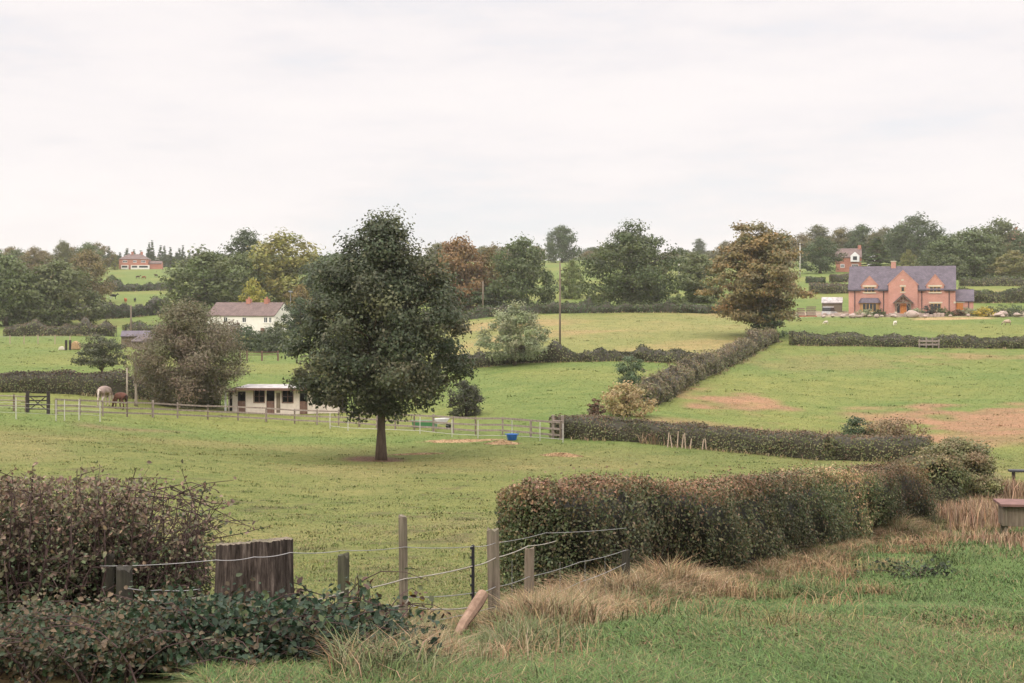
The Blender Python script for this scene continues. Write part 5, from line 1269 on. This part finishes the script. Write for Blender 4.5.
def simple_house(name, label, px, Y, basepy, W, D, ze, zr, rz, wall, roof, wins, hip=0, chim=(), extra=None, cat='house'):
    x = (px-512)/F*Y; h = thing(name, label, cat, (x, Y, CZ+(HZ-basepy)/F*Y), rz)
    MB().prism([(0, -2), (D, -2), (D, ze), (D/2, ze if hip else zr), (0, ze)], -W/2, W/2, 'x').build('wall', M[wall], h)
    if hip:
        mb = MB(); o_ = .3; mb.add([(-W/2-o_, -o_, ze), (W/2+o_, -o_, ze), (W/2+o_, D+o_, ze), (-W/2-o_, D+o_, ze), (-W/2+hip, D/2, zr), (W/2-hip, D/2, zr)], [(0, 1, 5, 4), (1, 2, 5), (2, 3, 4, 5), (3, 0, 4), (3, 2, 1, 0)]); rf = mb.build('roof', M[roof], h)
    else: rf = roof_slabs(-W/2-.1, W/2+.1, 0, D, ze, zr).build('roof', M[roof], h)
    for cx in chim: MB().box(cx-.5, cx+.5, D/2-.4, D/2+.4, zr-.9, zr+1.1).build('chimney', M['old_brick'], rf)
    for wx, z0, z1, w_ in wins: window(h, wx, z0, z1, w_, -.003, 3, 'white_paint', None, False, fr=.12)
    if extra: extra(h)
    return h
def villa(h):
    for x, a_ in ((-3.8, 1.6), (.6, 1.6), (4.6, 2.6)):
        b = MB().box(x-a_, x+a_, -1.0, -.004, -2, 1.45).build('bay', M['render'], h)
        MB().box(x-a_*.75, x+a_*.75, -1.04, -1.001, .3, 1.15).build('pane', M['glass'], b)
simple_house('red_villa', 'far red brick villa with white bays on the left ridge', 133.5, 650, 268.3, 13, 9, 4.2, 6.6, R(6), 'old_brick', 'red_tile', [(-3.8, 2.6, 3.6, 2), (.6, 2.6, 3.6, 1.6), (4.4, 2.6, 3.6, 2)], 3.5, (-1.2, 3.0), villa)
simple_house('garden_shed', 'low brick outbuilding beside the far red villa', 155, 652, 266.8, 6, 4, 1.5, 2.6, R(4), 'old_brick', 'red_tile', [], cat='outbuilding')
def farh(h):
    MB().prism([(.6, 2.2), (3.2, 2.2), (3.2, 4.0), (1.9, 5.2), (.6, 4.0)], -.5, 2).build('dormer', M['white_paint'], h)
    MB().box(1.3, 2.5, -.54, -.503, 2.7, 3.8).build('dormer_window', M['glass'], h)
    w = MB().prism([(5.6, -2), (8.6, -2), (8.6, 3), (7.1, 4.8), (5.6, 3)], .5, 7).build('white_gable_wing', M['white_paint'], h)
    mb = MB()
    for s_ in (-1, 1): mb.prism([(7.1, 4.9), (7.1+s_*1.8, 2.75), (7.1+s_*1.8, 2.9), (7.1, 5.05)], .3, 7.2)
    mb.build('wing_roof', M['slate'], w)
simple_house('village_house', 'red brick house with a white dormer among the right hand trees', 848.5, 430, 269, 7.6, 7, 3.6, 6.2, R(-14), 'old_brick', 'red_tile', [(1.9, .3, 1.5, 1.9), (-1.8, .4, 1.5, 1.2)], 0, (3.2,), farh)
simple_house('village_house', 'pinkish brick house cut by the right edge behind the trees', 1027, 470, 250, 8, 7, 4, 6.6, R(60), 'brick', 'slate', [(0, 2, 3.2, 1.4)], 0, (0,))
simple_house('old_barn', 'low dark roofed barn behind the half bare tree on the left', 147, 221, 350, 5.0, 5.5, 1.3, 2.2, R(-12), 'brown_wood', 'old_roof', [], cat='barn')
simple_house('open_shed', 'low shed with slipping roof joined behind the dark barn', 136, 228, 345, 4.6, 4, 1.4, 2.1, R(10), 'brown_wood', 'slate', [], cat='shed')

# yard left of the brick house
sh = simple_house('garden_shed', 'little shed with pale grey roof left of the brick house', 832, 262, 311, 3.6, 2.4, 1.6, 2.4, R(-14), 'old_wood', 'felt', [], cat='shed')
sk = thing('skip', 'red builders skip in the yard left of the brick house', 'skip', G(808, 248), R(-12)); sk.location.z = CZ+(HZ-322)/F*248
MB().prism([(-1.5, 1.0), (-1.25, 0), (1.25, 0), (1.5, 1.0)], -.8, .8).build('body', M['red_paint'], sk)
MB().box(-1.55, 1.55, -.86, .86, 1.001, 1.08).build('rim', M['red_paint'], sk)
for i, (dx, hh_, ww, mt, lb) in enumerate(((-.9, 2.1, 1.3, 'brown_wood', 'brown stack of boards behind the red skip, left'), (.9, 2.5, 1.5, 'old_wood', 'grey brown stack of pallets behind the red skip, right'))):
    s_ = thing('pallet_stack', lb, 'pallets', tuple(Vector(sk.location)+Vector((dx, 1.8, .1))), R(-8+9*i))
    for k in range(int(hh_/.3)): MB().box(-ww/2+.06*math.sin(k*3), ww/2+.06*math.sin(k*3), -.5, .5, .3+k*.3, .3+k*.3+.2).build('pallet', M[mt], s_)
    MB().box(-ww/2, ww/2, -.45, .45, -.3, .299).build('bearer', M['dark_wood'], s_)
dg = thing('parked_car', 'white and black vehicle parked between skip and brick house', 'car', (0, 0, 0), R(60)); gg = G(829.5, 252); dg.location = (gg[0], gg[1], CZ+(HZ-317.5)/F*252)
MB().prism([(-2, .35), (2, .35), (2.0, .95), (1.1, 1.05), (-1.9, 1.1)], -.85, .85).build('body', M['dull_white'], dg, bevel=.06)
MB().prism([(-1.85, 1.1), (1.0, 1.06), (.3, 1.75), (-1.7, 1.8)], -.75, .75).build('cabin', M['black_plastic'], dg, bevel=.05)
MB().box(-1.65, .3, -.72, .72, 1.8, 1.9).build('roof', M['white_paint'], dg, bevel=.03)
for x in (-1.25, 1.25):
    for y in (-.86, .72): MB().tube([(x, y, .34), (x, y+.14, .34)], .34, 14).build('wheel', M['rubber'], dg)

# rockery boulders
def rock_mesh(seed):
    import bmesh
    bm = bmesh.new(); bmesh.ops.create_icosphere(bm, subdivisions=2, radius=.5); r = np.random.default_rng(seed)
    for v in bm.verts: v.co *= 1+.22*math.sin(v.co.x*5+seed)*math.cos(v.co.y*4+seed*2)+r.normal(0, .05); v.co.z *= .72
    me = bpy.data.meshes.new('boulder'); bm.to_mesh(me); bm.free(); me.materials.append(M['rock']); return me
rm = [rock_mesh(s_) for s_ in range(4)]; rr = np.random.default_rng(4)
RK = [(818, 1.0), (825, .8), (842, 1.2), (848, .9), (853, 1.4), (858, 1.0), (864, 1.5), (870, 1.0), (876, 1.2), (884, .9), (891, 1.1), (898, 1.0), (914, 2.0), (924, .9), (948, .8), (965, .9), (992, 1.2), (998, 1.6), (1006, 2.2), (1012, 1.8), (1019, 1.6), (1003, 1.1), (1024, 1.5), (837, 1.0)]
for i, (p, sz) in enumerate(RK):
    Yr = 245.0+rr.normal(0, .8); o = bpy.data.objects.new('boulder', rm[i % 4]); link(o); q = G(p, Yr); o.location = (q[0], q[1], q[2]+.25*sz); sz *= rr.uniform(.45, .85) if i != 12 else .9; o.location.x += rr.normal(0, .5); o.scale = (sz*1.35, sz, sz*rr.uniform(.8, 1.2)); o.rotation_euler = (0, 0, i*1.3)
    tag(o, 'biggest rounded boulder left of the dry strip' if i == 12 else 'pale reddish boulder in the rockery before the brick house', 'boulder', None if i == 12 else 'boulders of the rockery')
# bank that carries the house terrace
tw = thing('terrace_wall', 'low rubble terrace wall below the brick house front', 'wall', G(890, 247.6), R(-14)); 
rs = np.random.default_rng(3)
for k in range(34):
    x = -12+k*.62; hh_ = .55+rs.uniform(-.15, .2)
    MB().box(x+.01, x+.6, -.3+rs.uniform(-.05, .05), .3, -.8, hh_).build('stone', M['rock'], tw, bevel=.08)

# ------------------------------------------------------------------ animals
def animal_mesh(name, joints, edges, root=0, sub=2):
    me = bpy.data.meshes.new(name+'_skin'); me.from_pydata([j[0] for j in joints], edges, []); o = bpy.data.objects.new('tmp', me); link(o)
    sk = o.modifiers.new('s', 'SKIN'); o.modifiers.new('u', 'SUBSURF').levels = sub
    for i, j in enumerate(joints):
        v = me.skin_vertices[0].data[i]; v.radius = (j[1], j[1]) if not isinstance(j[1], tuple) else j[1]; v.use_root = (i == root)
    dg = bpy.context.evaluated_depsgraph_get(); ev = o.evaluated_get(dg); m2 = bpy.data.meshes.new_from_object(ev)
    bpy.data.objects.remove(o); m2.name = name
    m2.polygons.foreach_set('use_smooth', np.ones(len(m2.polygons), bool)); m2.materials.clear()
    return m2
def quad(graze=True, bulk=1.0, neck=1.0, leg=1.0, tail=True, head=1.0):
    """quadruped facing +x, withers about 1.5 high"""
    J = [((-.05, 0, 1.12*leg), .30*bulk), ((-.55, 0, 1.2*leg), .29*bulk), ((.42, 0, 1.18*leg), .28*bulk), ((.66, 0, 1.18*leg), .2*bulk)]
    E = [(0, 1), (0, 2), (2, 3)]
    if graze: nk = [((.92, 0, .95*leg), .135), ((1.17, 0, .62*leg), .115*head), ((1.3, 0, .34*leg), .095*head), ((1.4, 0, .1*leg), .065*head)]
    else: nk = [((.9, 0, 1.42*leg), .14), ((1.08, 0, 1.66*leg), .12*head), ((1.28, 0, 1.55*leg), .095*head), ((1.48, 0, 1.4*leg), .065*head)]
    i0 = 3
    for q in nk: J.append(q); E.append((i0, len(J)-1)); i0 = len(J)-1
    for s_ in (-1, 1):
        y = .16*bulk
        ch = [((-.6, s_*y, 1.0*leg), .17*bulk), ((-.47, s_*y*1.05, .8*leg), .115), ((-.7, s_*y, .48*leg), .06), ((-.66, s_*y, .12*leg), .045), ((-.6, s_*y, .035), .055)]
        i0 = 1
        for q in ch: J.append(q); E.append((i0, len(J)-1)); i0 = len(J)-1
        ch = [((.46, s_*y, .95*leg), .14*bulk), ((.45, s_*y, .75*leg), .09), ((.5+.06*s_, s_*y, .44*leg), .058), ((.48+.09*s_, s_*y, .12*leg), .042), ((.53+.09*s_, s_*y, .035), .055)]
        i0 = 2
        for q in ch: J.append(q); E.append((i0, len(J)-1)); i0 = len(J)-1
        pl = J[5][0]; J.append(((pl[0]-.02, s_*.09, pl[2]+.16), .03)); E.append((5, len(J)-1))
    if tail:
        i0 = 1
        for q in [((-.86, 0, 1.22*leg), .06), ((-.97, 0, .9*leg), .07), ((-.95, 0, .5*leg), .035)]: J.append(q); E.append((i0, len(J)-1)); i0 = len(J)-1
    return J, E
def animal(name, label, cat, px, Y, rz, sc, mesh, colf, group=None):
    o = bpy.data.objects.new(name, mesh.copy()); link(o); o.location = G(px, Y); o.rotation_euler = (0, 0, rz); o.scale = (sc, sc, sc)
    n = len(o.data.vertices); co = np.zeros(n*3); o.data.vertices.foreach_get('co', co); co = co.reshape(-1, 3)
    a_ = o.data.color_attributes.new('Col', 'FLOAT_COLOR', 'POINT'); c = np.ones((n, 4)); c[:, :3] = colf(co); a_.data.foreach_set('color', c.ravel().astype(np.float32))
    o.data.materials.append(M['coat']); tag(o, label, cat, group); return o
hm = animal_mesh('horse', *quad(True)); cm = animal_mesh('cow', *quad(True, 1.2, leg=.9, head=1.1)); sm_ = animal_mesh('sheep', *quad(True, 1.5, leg=.82, tail=False, head=1.0)); cs = animal_mesh('cow_standing', *quad(False, 1.2, leg=.85))
def greyc(co):
    c = np.tile([.25, .185, .155], (len(co), 1)); c = np.where((snoise(co[:, 0]*1.0, co[:, 2], .25, 8) > .62)[:, None], [.36, .28, .24], c)
    c = np.where((co[:, 2] < .72)[:, None], [.5, .42, .36], c); c = np.where(((co[:, 0] < -.83))[:, None], [.55, .47, .4], c); return np.where((co[:, 2] < .07)[:, None], [.1, .08, .07], c)
def flat(*rgb): return lambda co: np.tile(rgb, (len(co), 1))
def brownc(co):
    c = np.tile([.09, .036, .024], (len(co), 1)); c = np.where((co[:, 2] < .35)[:, None], [.05, .025, .02], c); return np.where((co[:, 0] < -.83)[:, None], [.03, .02, .018], c)
animal('grey_horse', 'dappled grey pink horse with white legs grazing before the hedge', 'horse', 104.5, 119.5, R(80), 1.2, hm, greyc)
animal('brown_horse', 'chestnut brown horse grazing behind the rail fence', 'horse', 121, 118, R(135), 1.0, hm, brownc)
animal('black_cow', 'black cow with white underside, largest in the far field', 'cow', 113.5, 424, R(30), 1.15, cs, lambda co: np.where(((co[:, 0] < -.3)&(co[:, 2] < .8))[:, None], [.4, .38, .36], np.tile([.02, .02, .022], (len(co), 1))))
animal('red_cow', 'orange brown cow above the hedge by the telegraph pole', 'cow', 125.5, 408, R(120), .95, cs, flat(.36, .1, .04))
animal('dark_cow', 'small dark cow right of the orange brown cow', 'cow', 135, 409, R(100), .85, cs, flat(.03, .025, .025))
animal('grazing_cow', 'dark brown cow in the upper field below the far villa, leftmost', 'cow', 138, 552, R(0), .9, cs, flat(.06, .03, .02))
animal('grazing_cow', 'reddish cow in the middle of the upper field below the far villa', 'cow', 144, 548, R(170), .9, cm, flat(.2, .07, .03))
animal('grazing_cow', 'dark cow in the upper field below the far villa, rightmost', 'cow', 156, 560, R(150), .9, cs, flat(.05, .03, .025))
animal('sheep', 'white sheep grazing on the grass strip below the brick house porch', 'sheep', 895, 224, R(235), .52, sm_, flat(.62, .56, .46))
animal('sheep', 'dirty fawn sheep grazing at the right below the rockery', 'sheep', 1007.5, 224, R(165), .66, sm_, lambda co: np.where((co[:, 2] < .5)[:, None], [.12, .09, .07], np.tile([.42, .32, .24], (len(co), 1))))
animal('sheep', 'small pale sheep lying near the left end of the strip below the house', 'sheep', 826, 226, R(190), .42, sm_, flat(.55, .48, .4))

# ------------------------------------------------------------------ world, sun, camera
w = bpy.data.worlds.new('World'); S.world = w; w.use_nodes = True; t = w.node_tree; t.nodes.clear()
out = t.nodes.new('ShaderNodeOutputWorld'); bg = t.nodes.new('ShaderNodeBackground'); bg.inputs[1].default_value = .1
SUN_EL, SUN_AZ = R(42), R(215)      # azimuth clockwise from +Y
sky = N(t, 'ShaderNodeTexSky', sky_type='NISHITA', sun_disc=False, sun_elevation=SUN_EL, sun_rotation=SUN_AZ)
tc = N(t, 'ShaderNodeTexCoord'); sep = N(t, 'ShaderNodeSeparateXYZ'); t.links.new(tc.outputs['Generated'], sep.inputs[0])
mp = N(t, 'ShaderNodeMapping'); mp.inputs['Scale'].default_value = (1.0, 1.0, 4.5); t.links.new(tc.outputs['Generated'], mp.inputs['Vector'])
n1 = noise(t, 2.6, 8, .58, mp.outputs[0])
cl = ramp(t, n1, (.32, (8.8, 8.85, 9.3)), (.46, (9.65, 9.15, 9.2)), (.6, (10.2, 9.6, 9.5)), (.78, (9.4, 8.85, 8.9)))
cover = ramp(t, n1, (.3, .82), (.5, .96))
c = mixc(t, 'MIX', cover, sky.outputs[0], cl)
el = N(t, 'ShaderNodeMapRange'); el.inputs['From Min'].default_value = .23; el.inputs['From Max'].default_value = .8; el.inputs['To Min'].default_value = 1.0; el.inputs['To Max'].default_value = 3.3
t.links.new(sep.outputs[2], el.inputs['Value'])
mm = t.nodes.new('ShaderNodeVectorMath'); mm.operation = 'SCALE'; t.links.new(c, mm.inputs[0]); t.links.new(el.outputs[0], mm.inputs['Scale'])
t.links.new(mm.outputs[0], bg.inputs[0]); t.links.new(bg.outputs[0], out.inputs[0])

sl = bpy.data.lights.new('sun', 'SUN'); sl.energy = 1.5; sl.angle = R(14); sl.color = (1, .92, .82)
so = bpy.data.objects.new('sun', sl); link(so)
d = Vector((math.sin(SUN_AZ)*math.cos(SUN_EL), math.cos(SUN_AZ)*math.cos(SUN_EL), math.sin(SUN_EL)))
so.rotation_euler = d.to_track_quat('Z', 'Y').to_euler(); so.location = (0, -20, 60)

HAZE = .00013
if HAZE:
    m, t, out = nt('haze'); pv = N(t, 'ShaderNodeVolumePrincipled'); pv.inputs['Color'].default_value = (.97, .95, .93, 1); pv.inputs['Density'].default_value = HAZE; pv.inputs['Anisotropy'].default_value = .2
    t.links.new(pv.outputs[0], out.inputs['Volume'])
    zlo = float(ZZ.min())-1; hz = MB().box(-1600, 1600, -62, 3300, zlo, 70).build('haze', m); tag(hz, kind='stuff')

cam = bpy.data.cameras.new('camera'); co = bpy.data.objects.new('camera', cam); link(co)
cam.lens = 50; cam.sensor_width = 36; cam.shift_y = -(341.5-HZ)/1024; cam.clip_start = .1; cam.clip_end = 6000
co.location = (0, 0, CZ); co.rotation_euler = (R(90), 0, 0); S.camera = co
S.render.engine = 'CYCLES'
S.view_settings.view_transform = 'Standard'; S.view_settings.look = 'None'; S.view_settings.exposure = 0; S.view_settings.gamma = 1
S.cycles.max_bounces = 6; S.cycles.diffuse_bounces = 3; S.cycles.transmission_bounces = 3; S.cycles.volume_bounces = 1; S.cycles.transparent_max_bounces = 4
